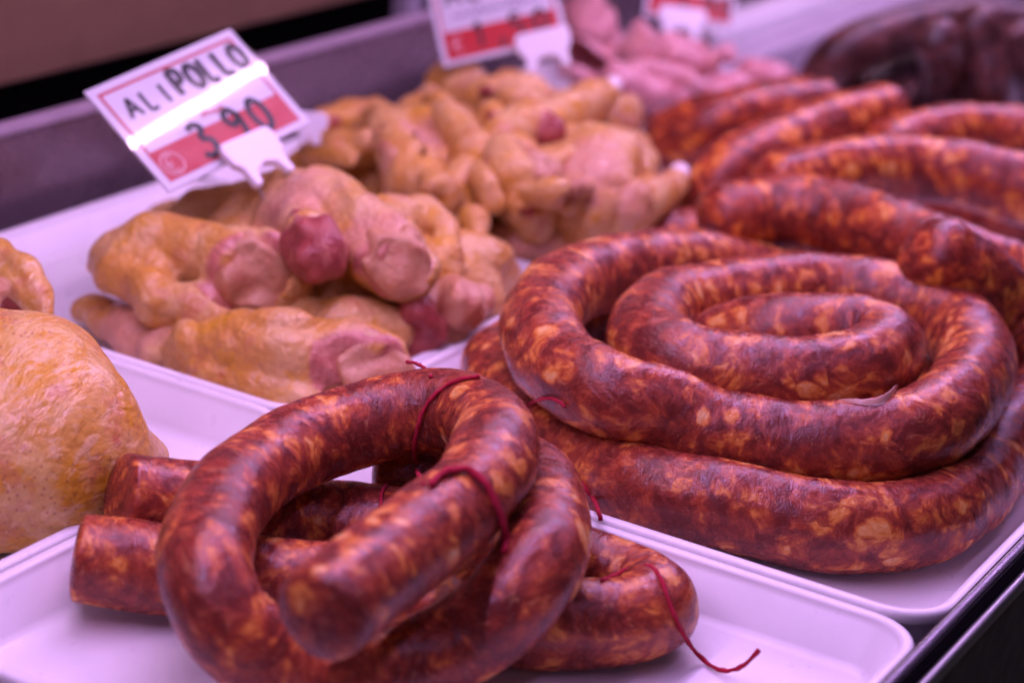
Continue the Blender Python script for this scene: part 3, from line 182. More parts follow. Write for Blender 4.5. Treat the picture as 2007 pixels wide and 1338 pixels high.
def box(name, x0, x1, y0, y1, z0, z1, mat, parent=None, bevel=0.0):
    bm = bmesh.new()
    bmesh.ops.create_cube(bm, size=1)
    for v in bm.verts:
        v.co = ((x0 + x1) / 2 + v.co.x * (x1 - x0), (y0 + y1) / 2 + v.co.y * (y1 - y0), (z0 + z1) / 2 + v.co.z * (z1 - z0))
    if bevel:
        bmesh.ops.bevel(bm, geom=bm.edges[:], offset=bevel, segments=3, affect='EDGES', profile=0.5)
    m = bpy.data.meshes.new(name)
    bm.to_mesh(m)
    bm.free()
    if bevel:
        m.polygons.foreach_set('use_smooth', [True] * len(m.polygons))
    return link(name, m, mat, parent)


def catmull(P, step):
    P = np.asarray(P, float)
    Q = np.vstack([2 * P[0] - P[1], P, 2 * P[-1] - P[-2]])
    out = []
    for i in range(len(P) - 1):
        p0, p1, p2, p3 = Q[i:i + 4]
        n = max(2, int(np.linalg.norm((p2 - p1)[:3]) / step * 2))
        t = np.linspace(0, 1, n, endpoint=False)[:, None]
        out.append(.5 * ((2 * p1) + (-p0 + p2) * t + (2 * p0 - 5 * p1 + 4 * p2 - p3) * t * t + (-p0 + 3 * p1 - 3 * p2 + p3) * t ** 3))
    out = np.vstack(out + [P[-1:]])
    d = np.r_[0, np.cumsum(np.linalg.norm(np.diff(out[:, :3], axis=0), axis=1))]
    n = max(4, int(round(d[-1] / step)))
    u = np.linspace(0, d[-1], n + 1)
    return np.stack([np.interp(u, d, out[:, k]) for k in range(out.shape[1])], 1)


def waves(seed, n, lo, hi):
    """random plane waves: a cheap smooth noise over R^3"""
    rs = np.random.RandomState(seed)
    k = rs.normal(size=(n, 3))
    k /= np.linalg.norm(k, axis=1)[:, None]
    f = np.exp(rs.uniform(np.log(lo), np.log(hi), n)) * 2 * np.pi
    ph = rs.uniform(0, 6.28, n)
    return k * f[:, None], ph


def wave_noise(p, w):
    k, ph = w
    return np.sin(p @ k.T + ph).sum(-1) / math.sqrt(len(ph))


def frames(C):
    T = np.gradient(C, axis=0)
    T /= np.linalg.norm(T, axis=1)[:, None]
    N = np.zeros_like(T)
    up = np.array([0, 0, 1.0])
    n = up - T[0] * (up @ T[0])
    N[0] = n / np.linalg.norm(n)
    for i in range(1, len(T)):
        n = N[i - 1] - T[i] * (N[i - 1] @ T[i])
        N[i] = n / np.linalg.norm(n)
    return T, N, np.cross(T, N)


def tube_mesh(name, pts, seg=44, step=0.0022, cap=(0.55, 0.55), power=(2.2, 2.2), seed=0, lump=0.035, squash=True):
    """sausage skin: swept ring with closed ends; stores straightened coordinates in attribute tc"""
    A = catmull(pts, step)
    # light smoothing of the centre line
    for _ in range(6):
        A[1:-1] = .5 * A[1:-1] + .25 * (A[:-2] + A[2:])
    C, r = A[:, :3], A[:, 3]
    T, N, B = frames(C)
    s = np.arange(len(C)) * step
    Ls = s[-1]
    rows, rad, cc, TT, NN, BB = [], [], [], [], [], []
    nc = 9
    def add(ci, off, k, sv):
        cc.append(C[ci] + T[ci] * off); rad.append(r[ci] * k); rows.append(sv); NN.append(N[ci]); BB.append(B[ci])
    # ends: superellipse caps
    for j in range(nc):
        t = 1 - (j + .35) / nc
        add(0, -cap[0] * r[0] * t, max(0.02, (1 - t ** power[0]) ** (1 / power[0])), -cap[0] * r[0] * t)
    for i in range(len(C)):
        add(i, 0, 1.0, s[i])
    for j in range(nc - 1, -1, -1):
        t = 1 - (j + .35) / nc
        add(-1, cap[1] * r[-1] * t, max(0.02, (1 - t ** power[1]) ** (1 / power[1])), Ls + cap[1] * r[-1] * t)
    cc, rad, rows, NN, BB = map(np.array, (cc, rad, rows, NN, BB))
    th = np.linspace(0, 2 * np.pi, seg, endpoint=False)
    cs, sn = np.cos(th), np.sin(th)
    base_r = float(r.mean())
    tc = np.stack([np.repeat(rows[:, None], seg, 1), rad[:, None] * cs, rad[:, None] * sn], -1)
    w1 = waves(seed + 1, 14, 12, 45)
    w2 = waves(seed + 2, 16, 60, 160)
    R = rad[:, None] * (1 + lump * wave_noise(tc, w1) + lump * .28 * wave_noise(tc, w2))
    kap = np.zeros((len(rows), 3))
    kap[nc:-nc] = np.gradient(T, axis=0) / step
    for _ in range(4):
        kap[1:-1] = .5 * kap[1:-1] + .25 * (kap[:-2] + kap[2:])
    ci = np.einsum('ij,ij->i', kap, NN)[:, None] * cs + np.einsum('ij,ij->i', kap, BB)[:, None] * sn     # > 0 on the inside of the bend
    fold = np.sin(2 * np.pi * rows[:, None] / .0088 + 2.2 * wave_noise(tc, waves(seed + 3, 8, 20, 60)))
    R = R * (1 + .030 * np.clip(ci * base_r - .10, 0, .5) * fold * 2)
    V = cc[:, None, :] + R[..., None] * (cs[None, :, None] * NN[:, None, :] + sn[None, :, None] * BB[:, None, :])
    nrow = len(rows)
    V = V.reshape(-1, 3)
    tc = tc.reshape(-1, 3)
    i = np.arange(nrow - 1)[:, None]
    j = np.arange(seg)[None, :]
    a = i * seg + j
    b = i * seg + (j + 1) % seg
    F = np.stack([a, a + seg, b + seg, b], -1).reshape(-1, 4)
    faces = [tuple(f) for f in F]
    v0, v1 = len(V), len(V) + 1
    V = np.vstack([V, V[:seg].mean(0), V[-seg:].mean(0)])
    tc = np.vstack([tc, [rows[0], 0, 0], [rows[-1], 0, 0]])
    for q in range(seg):
        faces.append((v0, q, (q + 1) % seg))
        faces.append((v1, (nrow - 1) * seg + (q + 1) % seg, (nrow - 1) * seg + q))
    m = mesh_from(name, V, faces)
    at = m.attributes.new('tc', 'FLOAT_VECTOR', 'POINT')
    at.data.foreach_set('vector', (tc + np.array([seed * 0.731, seed * .37, seed * .19])).astype(np.float32).ravel())
    return m


def thread_mesh(name, pts, radius, seg=8, step=0.0015):
    A = catmull([(*p[:3], radius) for p in pts], step)
    rs = np.random.RandomState(len(pts))
    A[1:-1, :3] += rs.normal(scale=.00012, size=A[1:-1, :3].shape)
    C = A[:, :3]
    T, N, B = frames(C)
    th = np.linspace(0, 2 * np.pi, seg, endpoint=False)
    tw = np.arange(len(C)) * 0.9
    V = []
    for i in range(len(C)):
        for q in th:
            rr = radius * (1 + .18 * math.cos(2 * q + tw[i]))
            V.append(C[i] + rr * (math.cos(q) * N[i] + math.sin(q) * B[i]))
    F = []
    for i in range(len(C) - 1):
        for q in range(seg):
            a, b = i * seg + q, i * seg + (q + 1) % seg
            F.append((a, b, b + seg, a + seg))
    F.append(tuple(range(seg - 1, -1, -1)))
    F.append(tuple((len(C) - 1) * seg + q for q in range(seg)))
    return mesh_from(name, V, F)


# ------------------------------------------------------------------ smooth solids from distance fields
def surface_nets(F, org, h):
    nx, ny, nz = F.shape
    S = F < 0
    cells = np.zeros((nx - 1, ny - 1, nz - 1), int)
    corners = [(i, j, k) for i in (0, 1) for j in (0, 1) for k in (0, 1)]
    for (i, j, k) in corners:
        cells += S[i:nx - 1 + i, j:ny - 1 + j, k:nz - 1 + k]
    act = (cells > 0) & (cells < 8)
    idx = -np.ones(act.shape, int)
    ii = np.argwhere(act)
    idx[act] = np.arange(len(ii))
    acc = np.zeros((len(ii), 3))
    cnt = np.zeros(len(ii))
    for a in range(8):
        for b in range(a + 1, 8):
            ca, cb = np.array(corners[a]), np.array(corners[b])
            if np.abs(ca - cb).sum() != 1:
                continue
            fa = F[tuple((ii + ca).T)]
            fb = F[tuple((ii + cb).T)]
            m = (fa < 0) != (fb < 0)
            t = np.where(m, fa / np.where(m, fa - fb, 1), 0)
            p = ca[None] + t[:, None] * (cb - ca)[None]
            acc += np.where(m[:, None], p, 0)
            cnt += m
    V = (ii + acc / cnt[:, None]) * h + org
    faces = []
    for ax in range(3):
        sl0 = [slice(None)] * 3
        sl1 = [slice(None)] * 3
        sl0[ax] = slice(0, -1)
        sl1[ax] = slice(1, None)
        ch = S[tuple(sl0)] != S[tuple(sl1)]
        e = np.argwhere(ch)
        u, v = (ax + 1) % 3, (ax + 2) % 3
        ok = (e[:, u] > 0) & (e[:, v] > 0) & (e[:, u] < F.shape[u] - 1) & (e[:, v] < F.shape[v] - 1)
        e = e[ok]
        inside = S[tuple(e.T)]
        q = []
        for du, dv in ((-1, -1), (0, -1), (0, 0), (-1, 0)):
            c = e.copy()
            c[:, u] += du
            c[:, v] += dv
            q.append(idx[tuple(c.T)])
        q = np.stack(q, 1)
        q[~inside] = q[~inside][:, ::-1]
        faces.append(q)
    return V, np.vstack(faces)


def seg_dist(P, a, b):
    pa, ba = P - a[:3], np.asarray(b[:3]) - np.asarray(a[:3])
    t = np.clip((pa @ ba) / (ba @ ba + 1e-12), 0, 1)
    return np.linalg.norm(pa - t[..., None] * ba, axis=-1) - (a[3] + t * (b[3] - a[3]))


def tri_dist(P, a, b, c):
    """unsigned distance to a triangle"""
    n = np.cross(b - a, c - a)
    n = n / np.linalg.norm(n)
    inside = np.ones(P.shape[:-1], bool)
    edge = None
    for p, q in ((a, b), (b, c), (c, a)):
        e = q - p
        v = P - p
        inside &= (v @ np.cross(n, e)) >= 0
        t = np.clip((v @ e) / (e @ e), 0, 1)
        d = np.linalg.norm(v - t[..., None] * e, axis=-1)
        edge = d if edge is None else np.minimum(edge, d)
    return np.where(inside, np.abs((P - a) @ n), edge)


def smin(a, b, k):
    h = np.clip(.5 + .5 * (b - a) / k, 0, 1)
    return b * (1 - h) + a * h - k * h * (1 - h)


def meat_mesh(name, form, seed=0, bump=0.0016, floor=0.0015, lo=18, hi=60):
    allp = np.array([p for c in form['chains'] for p in c])
    R = allp[:, 3].max() + .006
    mn = (allp[:, :3] - allp[:, 3:]).min(0) - .008
    mx = (allp[:, :3] + allp[:, 3:]).max(0) + .008
    mn[2] = max(mn[2], floor - .006)
    h = form['h']
    ax = [np.arange(mn[i], mx[i] + h, h) for i in range(3)]
    G = np.stack(np.meshgrid(*ax, indexing='ij'), -1)
    D = None
    for c in form['chains']:
        dc = None
        for a, b in zip(c[:-1], c[1:]):
            d = seg_dist(G, np.array(a), np.array(b))
            dc = d if dc is None else smin(dc, d, .004)
        D = dc if D is None else smin(D, dc, form['k'])
    for q in form.get('tris', []):
        q = np.array(q)
        D = smin(D, tri_dist(G, q[0:3], q[3:6], q[6:9]) - q[9], .004)
    D = D + bump * wave_noise(G, waves(seed + 5, 18, lo, hi)) + bump * .10 * wave_noise(G, waves(seed + 9, 18, 70, 150))
    warp = G + .006 * np.stack([wave_noise(G, waves(seed + 60 + q, 8, 15, 40)) for q in range(3)], -1)
    D = D + bump * form.get('fold', 3.4) * (np.minimum(np.abs(wave_noise(warp, waves(seed + 71, 9, 10, 26))), .8) ** .55 - .6) * -1.0
    for c in form['holes']:
        for a, b in zip(c[:-1], c[1:]):
            D = -smin(-D, seg_dist(G, np.array(a), np.array(b)), .004)
    for q in form['cuts']:
        pc, nc_ = np.array(q[:3]), np.array(q[3:6])
        rem = np.maximum(-((G - pc) @ nc_) + .0022 * wave_noise(G, waves(seed + 41, 8, 25, 75)), np.linalg.norm(G - pc, axis=-1) - q[6])
        D = -smin(-D, rem, .0015)
        if q[8] > 0:     # skin lip round the cut
            ax_ = (G - pc) @ nc_
            ra_ = np.linalg.norm((G - pc) - ax_[..., None] * nc_, axis=-1)
            D = smin(D, np.sqrt((ra_ - q[8]) ** 2 + ax_ ** 2) - .0021 - .0006 * wave_noise(G, waves(seed + 90, 8, 30, 90)), .002)
    D = -smin(-D, -(floor - G[..., 2]), .002)
    V, F = surface_nets(D, np.array([a[0] for a in ax]), h)
    if len(F) == 0:
        return None
    # keep the largest connected piece
    E = np.vstack([F[:, [0, 1]], F[:, [1, 2]], F[:, [2, 3]], F[:, [3, 0]]])
    lab = np.arange(len(V))
    while True:
        old = lab.copy()
        np.minimum.at(lab, E[:, 0], lab[E[:, 1]])
        np.minimum.at(lab, E[:, 1], lab[E[:, 0]])
        lab = lab[lab]
        if (lab == old).all():
            break
    best = np.bincount(lab).argmax()
    keep = lab == best
    remap = np.cumsum(keep) - 1
    F = remap[F[keep[F].all(1)]]
    V = V[keep]
    # relax the net a little
    E = np.vstack([F[:, [0, 1]], F[:, [1, 2]], F[:, [2, 3]], F[:, [3, 0]]])
    for _ in range(2):
        acc = np.zeros_like(V)
        cnt = np.zeros(len(V))
        np.add.at(acc, E[:, 0], V[E[:, 1]])
        np.add.at(cnt, E[:, 0], 1)
        np.add.at(acc, E[:, 1], V[E[:, 0]])
        np.add.at(cnt, E[:, 1], 1)
        V = .4 * V + .6 * acc / cnt[:, None]
    m = mesh_from(name, V, F)
    wn = wave_noise(V, waves(seed + 31, 20, 40, 140))
    for key in ('meat', 'red', 'pink'):
        val = np.zeros(len(V))
        for p in form[key]:
            d = np.linalg.norm(V - np.array(p[:3]), axis=1) / p[3] + .22 * wn
            soft = .12 if key != 'pink' else .8
            val = np.maximum(val, np.clip((1 - d) / soft + .5, 0, 1))
        for q in form['cuts']:
            if q[7] == key:
                pd = np.abs((V - np.array(q[:3])) @ np.array(q[3:6]))
                rd = np.linalg.norm(V - np.array(q[:3]), axis=1)
                val = np.maximum(val, np.clip((.0030 - pd) / .0012, 0, 1) * np.clip(((q[8] - .0008 if q[8] else q[6] * 1.05) - rd) / .0015, 0, 1))
        at = m.attributes.new(key, 'FLOAT', 'POINT')
        at.data.foreach_set('value', val.astype(np.float32))
    return m


# ------------------------------------------------------------------ materials
def new_mat(name):
    m = bpy.data.materials.new(name)
    m.use_nodes = True
    nt = m.node_tree
    return m, nt, nt.nodes['Principled BSDF']


class NB:
    def __init__(self, nt):
        self.nt = nt

    def n(self, kind, **kw):
        nd = self.nt.nodes.new(kind)
        for k, v in kw.items():
            setattr(nd, k, v)
        return nd

    def l(self, a, b):
        self.nt.links.new(a, b)

    def noise(self, vec, scale, detail=3, rough=.55, dist=0.0):
        nd = self.n('ShaderNodeTexNoise')
        nd.inputs['Scale'].default_value = scale
        nd.inputs['Detail'].default_value = detail
        nd.inputs['Roughness'].default_value = rough
        nd.inputs['Distortion'].default_value = dist
        if vec is not None: self.l(vec, nd.inputs['Vector'])
        return nd.outputs['Fac']

    def ramp(self, fac, a, b, va=0.0, vb=1.0):
        nd = self.n('ShaderNodeMapRange')
        nd.interpolation_type = 'SMOOTHSTEP'
        nd.inputs['From Min'].default_value = a
        nd.inputs['From Max'].default_value = b
        nd.inputs['To Min'].default_value = va
        nd.inputs['To Max'].default_value = vb
        self.l(fac, nd.inputs['Value'])
        return nd.outputs['Result']

    def math(self, op, a, b=None):
        nd = self.n('ShaderNodeMath', operation=op)
        for i, x in enumerate((a, b)):
            if x is None: continue
            if isinstance(x, (int, float)): nd.inputs[i].default_value = x
            else: self.l(x, nd.inputs[i])
        return nd.outputs[0]

    def mix(self, fac, a, b):
        nd = self.n('ShaderNodeMix', data_type='RGBA')
        for s, x in ((nd.inputs[0], fac), (nd.inputs[6], a), (nd.inputs[7], b)):
            if isinstance(x, (int, float)): s.default_value = x
            elif isinstance(x, tuple): s.default_value = (*x, 1) if len(x) == 3 else x
            else: self.l(x, s)
        return nd.outputs[2]

    def mapping(self, vec, scale, loc=(0, 0, 0)):
        nd = self.n('ShaderNodeMapping')
        nd.inputs['Scale'].default_value = scale
        nd.inputs['Location'].default_value = loc
        self.l(vec, nd.inputs['Vector'])
        return nd.outputs['Vector']

    def attr(self, name):
        return self.n('ShaderNodeAttribute', attribute_name=name)

    def bump(self, h, strength, dist, normal=None):
        nd = self.n('ShaderNodeBump')
        nd.inputs['Strength'].default_value = strength
        nd.inputs['Distance'].default_value = dist
        self.l(h, nd.inputs['Height'])
        if normal is not None: self.l(normal, nd.inputs['Normal'])
        return nd.outputs['Normal']


def sausage_material(name, stops, gloss=.26, shift=0.0, scale=1.0):
    """mince seen through a casing: one field from dark meat to pale fat, pressed and smeared"""
    m, nt, bs = new_mat(name)
    k = NB(nt)
    tc = k.attr('tc').outputs['Vector']
    wn = k.n('ShaderNodeTexNoise')
    wn.inputs['Scale'].default_value = 60
    wn.inputs['Detail'].default_value = 2
    k.l(tc, wn.inputs['Vector'])
    sub = k.n('ShaderNodeVectorMath', operation='SUBTRACT')
    k.l(wn.outputs['Color'], sub.inputs[0]); sub.inputs[1].default_value = (.5, .5, .5)
    sc = k.n('ShaderNodeVectorMath', operation='SCALE')
    k.l(sub.outputs[0], sc.inputs[0]); sc.inputs['Scale'].default_value = .016
    add = k.n('ShaderNodeVectorMath', operation='ADD')
    k.l(tc, add.inputs[0]); k.l(sc.outputs[0], add.inputs[1])
    v = k.mapping(add.outputs[0], (1.15 * scale, scale, scale))
    n1 = k.noise(v, 68, 4, .60, .0)
    n2 = k.noise(v, 240, 3, .65, .0)
    vo = k.n('ShaderNodeTexVoronoi', feature='F1')
    vo.inputs['Scale'].default_value = 125
    k.l(v, vo.inputs['Vector'])
    sep = k.n('ShaderNodeSeparateColor')
    k.l(vo.outputs['Color'], sep.inputs[0])
    f = k.math('ADD', k.math('MULTIPLY', n1, .68), k.math('MULTIPLY', n2, .32))
    f = k.math('ADD', f, k.math('MULTIPLY', k.math('MULTIPLY', sep.outputs[0], k.ramp(vo.outputs['Distance'], .75, .35)), .15))
    f = k.math('ADD', f, -.064 + shift)
    rnd = k.n('ShaderNodeObjectInfo').outputs['Random']
    f = k.math('ADD', f, k.math('MULTIPLY', k.math('SUBTRACT', rnd, .5), .03))
    patch = k.noise(tc, 14, 1, .5)
    f = k.math('ADD', f, k.math('MULTIPLY', k.math('SUBTRACT', patch, .5), .10))
    rp = k.n('ShaderNodeValToRGB')
    el = rp.color_ramp.elements
    while len(el) < len(stops):
        el.new(.5)
    for e, (p, c) in zip(el, stops):
        e.position = p
        e.color = (*c, 1)
    k.l(f, rp.inputs[0])
    # shreds of sinew: thin pale lines in places
    line = k.ramp(k.math('ABSOLUTE', k.math('SUBTRACT', k.noise(k.mapping(add.outputs[0], (1.0, 1.3, 1.3), (3, 1, 2)), 80, 2, .55, 1.4), .5)), .016, .003)
    line = k.math('MULTIPLY', line, k.ramp(n2, .46, .60))
    col = k.mix(k.math('MULTIPLY', line, .28), rp.outputs[0], stops[-1][1])
    k.l(col, bs.inputs['Base Color'])
    k.l(k.ramp(n2, .35, .65, gloss - .05, gloss + .10), bs.inputs['Roughness'])
    bs.inputs['Specular IOR Level'].default_value = .36
    wr = k.noise(k.mapping(tc, (1.5, .9, .9)), 150, 4, .70, .5)
    k.l(k.bump(wr, .6, .0012), bs.inputs['Normal'])
    return m


M = {}
RED = [(.37, (.140, .024, .017)), (.455, (.235, .039, .022)), (.515, (.330, .058, .026)), (.555, (.45, .108, .030)), (.615, (.66, .240, .045)), (.70, (.74, .43, .17))]
RED_BRIGHT = [(.37, (.15, .022, .014)), (.45, (.26, .037, .019)), (.505, (.37, .062, .022)), (.55, (.52, .125, .024)), (.61, (.69, .25, .036)), (.70, (.73, .41, .14))]
BLACK = [(.37, (.030, .010, .009)), (.47, (.062, .020, .016)), (.55, (.11, .038, .030)), (.62, (.12, .045, .036)), (.68, (.19, .09, .07)), (.75, (.24, .12, .09))]
M['sausage'] = sausage_material('paprika_sausage', RED, shift=.008, scale=.98)
M['sausage_back'] = sausage_material('paprika_sausage_bright', RED_BRIGHT, .26, -.016, .9)
M['blood'] = sausage_material('blood_sausage', BLACK, .32, .01)


def plain(name, col, rough, metal=0.0, spec=.5, bump_scale=None, bump=.1, var=.06):
    m, nt, bs = new_mat(name)
    k = NB(nt)
    co = k.n('ShaderNodeTexCoord').outputs['Object']
    n = k.noise(co, 35, 4, .6)
    c2 = tuple(max(0, x * (1 - var * 2)) for x in col)
    k.l(k.mix(k.ramp(n, .35, .7), col, c2), bs.inputs['Base Color'])
    k.l(k.ramp(k.noise(co, 90, 3), .3, .7, rough * .85, min(1, rough * 1.15)), bs.inputs['Roughness'])
    bs.inputs['Metallic'].default_value = metal
    bs.inputs['Specular IOR Level'].default_value = spec
    if bump_scale:
        k.l(k.bump(k.noise(co, bump_scale, 3), bump, .0006), bs.inputs['Normal'])
    return m


M['tray'] = plain('white_tray_plastic', (.80, .79, .78), .32, bump_scale=300, bump=.06, var=.02)
M['steel'] = None


def brushed(name, col, rough, axis_scale):
    m, nt, bs = new_mat(name)
    k = NB(nt)
    co = k.n('ShaderNodeTexCoord').outputs['Object']
    g = k.noise(k.mapping(co, axis_scale), 60, 3, .6)
    k.l(k.mix(k.ramp(g, .3, .7), col, tuple(x * .8 for x in col)), bs.inputs['Base Color'])
    bs.inputs['Metallic'].default_value = .9
    k.l(k.ramp(g, .3, .7, rough * .8, rough * 1.2), bs.inputs['Roughness'])
    return m


M['steel'] = brushed('brushed_steel', (.34, .30, .33), .42, (6, .3, 6))
M['panel'] = plain('mauve_grey_panel', (.22, .165, .185), .30, metal=.6)
M['steel_lip'] = plain('worn_lip_enamel', (.36, .28, .33), .45)
M['steel_pale'] = plain('pale_ledge_enamel', (.50, .45, .50), .4)
M['rail'] = plain('dark_anodised_rail', (.045, .038, .05), .22, metal=.6)
M['bead'] = plain('dull_rail_bead', (.30, .30, .31), .38, metal=1.0)
M['gap_black'] = plain('near_black_gap', (.006, .006, .007), .7)  # plain near-black for gap floor, back wall and rail slot
M['front'] = plain('charcoal_front_panel', (.040, .042, .036), .55)
M['brown'] = plain('brown_door_panel', (.25, .145, .085), .5)
M['post'] = plain('grey_post_paint', (.35, .30, .36), .4)
M['card'] = plain('white_card', (.60, .60, .63), .35, var=.01)
M['red_print'] = plain('red_print', (.44, .004, .010), .4, var=.02)
M['ink'] = plain('black_marker', (.008, .008, .012), .5)
M['thin_ink'] = plain('violet_pen', (.16, .12, .26), .5)
M['pale_print'] = plain('pale_print', (.75, .45, .45), .5)
M['clip'] = plain('white_clip_plastic', (.82, .80, .82), .35, var=.01)
M['pin'] = plain('steel_pin', (.6, .6, .62), .3, metal=1.0)
M['thread'] = plain('red_cotton_thread', (.40, .013, .040), .8, spec=.2, bump_scale=2500, bump=.6)
M['bone'] = plain('white_bone', (.80, .70, .66), .4)
M['casing'] = plain('dried_casing', (.55, .30, .22), .35)


def sleeve_material():
    m = bpy.data.materials.new('clear_sleeve')
    m.use_nodes = True
    nt = m.node_tree
    nt.nodes.clear()
    k = NB(nt)
    out = k.n('ShaderNodeOutputMaterial')
    tr = k.n('ShaderNodeBsdfTransparent')
    gl = k.n('ShaderNodeBsdfGlossy')
    gl.inputs['Roughness'].default_value = .045
    mx = k.n('ShaderNodeMixShader')
    mx.inputs[0].default_value = .06
    k.l(tr.outputs[0], mx.inputs[1]); k.l(gl.outputs[0], mx.inputs[2])
    k.l(mx.outputs[0], out.inputs['Surface'])
    return m


M['sleeve'] = sleeve_material()


def skin_material(name, base, pale, yellow, near=False, pork=False):
    m, nt, bs = new_mat(name)
    k = NB(nt)
    co = k.n('ShaderNodeTexCoord').outputs['Object']
    n1 = k.noise(co, 28, 4, .6, .4)
    n2 = k.noise(co, 70 if not near else 48, 4, .62, .3)
    col = k.mix(k.ramp(n1, .42, .58), base, pale)
    col = k.mix(k.ramp(n2, *((.50, .62) if near else (.52, .70))), col, yellow)
    # faint pink patches and blood spots
    col = k.mix(k.math('MULTIPLY', k.ramp(k.noise(k.mapping(co, (1, 1, 1), (4, 2, 7)), 40, 4, .65), .53, .66), .5), col, (.52, .19, .11))
    spots = k.ramp(k.noise(k.mapping(co, (1, 1, 1), (9, 1, 3)), 130, 2, .5), .68, .74)
    col = k.mix(k.math('MULTIPLY', spots, .45), col, (.42, .06, .04))
    if near:
        st = k.noise(k.mapping(co, (1.6, .5, 1), (2, 2, 2)), 120, 4, .65, 1.2)
        col = k.mix(k.math('MULTIPLY', k.ramp(st, .53, .64), .5), col, (.78, .55, .30))
        po = k.n('ShaderNodeTexVoronoi', feature='F1')
        po.inputs['Scale'].default_value = 330
        k.l(co, po.inputs['Vector'])
        pore = k.ramp(po.outputs['Distance'], .32, .14)
        pmask = k.math('MAXIMUM', k.ramp(k.noise(co, 25, 2), .44, .56), k.attr('pink').outputs['Fac'])
        pore = k.math('MULTIPLY', pore, pmask)
        col = k.mix(k.math('MULTIPLY', pore, .5), col, (.30, .075, .05))
    pk = k.attr('pink').outputs['Fac']
    col = k.mix(k.math('MULTIPLY', pk, .6), col, (.62, .30, .24))
    mm = k.mix(k.ramp(k.noise(co, 110, 4, .6), .4, .62), (.60, .25, .17), (.46, .14, .10))
    rd = k.mix(k.ramp(k.noise(co, 90, 4, .6), .4, .62), (.30, .030, .032), (.42, .085, .075))
    meat = k.attr('meat').outputs['Fac']
    red = k.attr('red').outputs['Fac']
    col = k.mix(meat, col, mm)
    col = k.mix(red, col, rd)
    k.l(col, bs.inputs['Base Color'])
    wet = k.math('MAXIMUM', meat, red)
    rg = k.math('SUBTRACT', k.ramp(k.noise(co, 60, 3), .35, .65, .24, .42), k.math('MULTIPLY', wet, .10))
    k.l(rg, bs.inputs['Roughness'])
    bs.inputs['Subsurface Weight'].default_value = .05
    bs.inputs['Subsurface Radius'].default_value = (1, .45, .25)
    bs.inputs['Subsurface Scale'].default_value = .004
    b1 = k.noise(k.mapping(co, (1.4, .6, 1)), 110, 4, .6, .8)
    b2 = k.n('ShaderNodeTexVoronoi', feature='F1')
    b2.inputs['Scale'].default_value = 260
    k.l(co, b2.inputs['Vector'])
    h = k.math('ADD', b1, k.math('MULTIPLY', b2.outputs['Distance'], -.35))
    k.l(k.bump(h, *((.6, .0019) if near else (.8, .0026))), bs.inputs['Normal'])
    return m


M['skin'] = skin_material('chicken_skin', (.58, .285, .055), (.65, .395, .150), (.62, .310, .022))
M['skin_near'] = skin_material('chicken_skin_near', (.60, .315, .055), (.66, .415, .13), (.60, .305, .024), near=True)


def flesh_material(name, a, b, c):
    m, nt, bs = new_mat(name)
    k = NB(nt)
    co = k.n('ShaderNodeTexCoord').outputs['Object']
    n = k.noise(co, 85, 4, .6, .4)
    col = k.mix(k.ramp(n, .40, .60), a, b)
    col = k.mix(k.ramp(k.noise(k.mapping(co, (1, 1, 1), (3, 5, 1)), 60, 4, .6), .56, .68), col, c)
    k.l(col, bs.inputs['Base Color'])
    bs.inputs['Roughness'].default_value = .27
    bs.inputs['Subsurface Weight'].default_value = .15
    bs.inputs['Subsurface Radius'].default_value = (1, .35, .2)
    bs.inputs['Subsurface Scale'].default_value = .004
    k.l(k.bump(k.noise(co, 130, 5, .65), .9, .0026), bs.inputs['Normal'])
    return m


M['flesh_pink'] = flesh_material('pink_flesh', (.54, .25, .12), (.58, .31, .16), (.52, .21, .11))
M['flesh_red'] = flesh_material('red_flesh', (.38, .085, .065), (.30, .050, .045), (.50, .17, .11))
M['pork'] = skin_material('pink_pork', (.62, .26, .25), (.66, .33, .33), (.52, .16, .16))

# ------------------------------------------------------------------ setting
deck = tag(box('counter_deck', -0.50, 0.0735, -0.60, 1.75, -0.02, -0.004, M['steel']), kind='structure')

wall = empty('case_back', (-0.50, 0.5, 0))
tag(wall, 'low brushed steel back edge of the display case behind the chicken trays', 'case back')
box('back_panel', -0.504, -0.494, -0.6, 1.75, -0.003, 0.061, M['panel'], None).parent = wall
box('edge_lip', -0.503, -0.4925, -0.6, 1.75, 0.0615, 0.0665, M['steel_lip'], None, .001).parent = wall
for ch in wall.children:
    ch.matrix_parent_inverse = Matrix.Translation(-Vector(wall.location))

tag(box('gap_floor', -0.70, -0.514, -0.6, 1.9, -0.08, -0.06, M['gap_black']), kind='structure')
door = tag(box('door_panel', -0.62, -0.60, -0.6, 2.4, 0.046, 0.60, M['brown'], None, .003), 'brown mauve sliding door panel above the black gap at upper left', 'door panel')
dark = tag(box('back_wall', -0.72, -0.70, -0.6, 2.4, -0.10, 0.60, M['gap_black']), kind='structure')
tag(box('upright_post', -0.585, -0.570, 0.575, 0.595, -0.059, 0.10, M['post'], None, .002), 'short grey upright post in the black gap between the price cards', 'post')
tag(box('far_wall', -1.4, 1.4, 2.5, 2.52, -0.6, 1.0, M['front']), kind='structure')

ledge = empty('far_ledge', (-0.39, 1.1, 0))
tag(ledge, 'pale stepped ledge running away behind the pink pork', 'ledge')
box('upper_step', -0.425, -0.394, 0.72, 1.70, -0.003, 0.036, M['tray'], None, .003).parent = ledge
box('lower_step', -0.392, -0.362, 0.66, 1.70, -0.003, 0.024, M['steel_pale'], None, .003).parent = ledge
for ch in ledge.children:
    ch.matrix_parent_inverse = Matrix.Translation(-Vector(ledge.location))

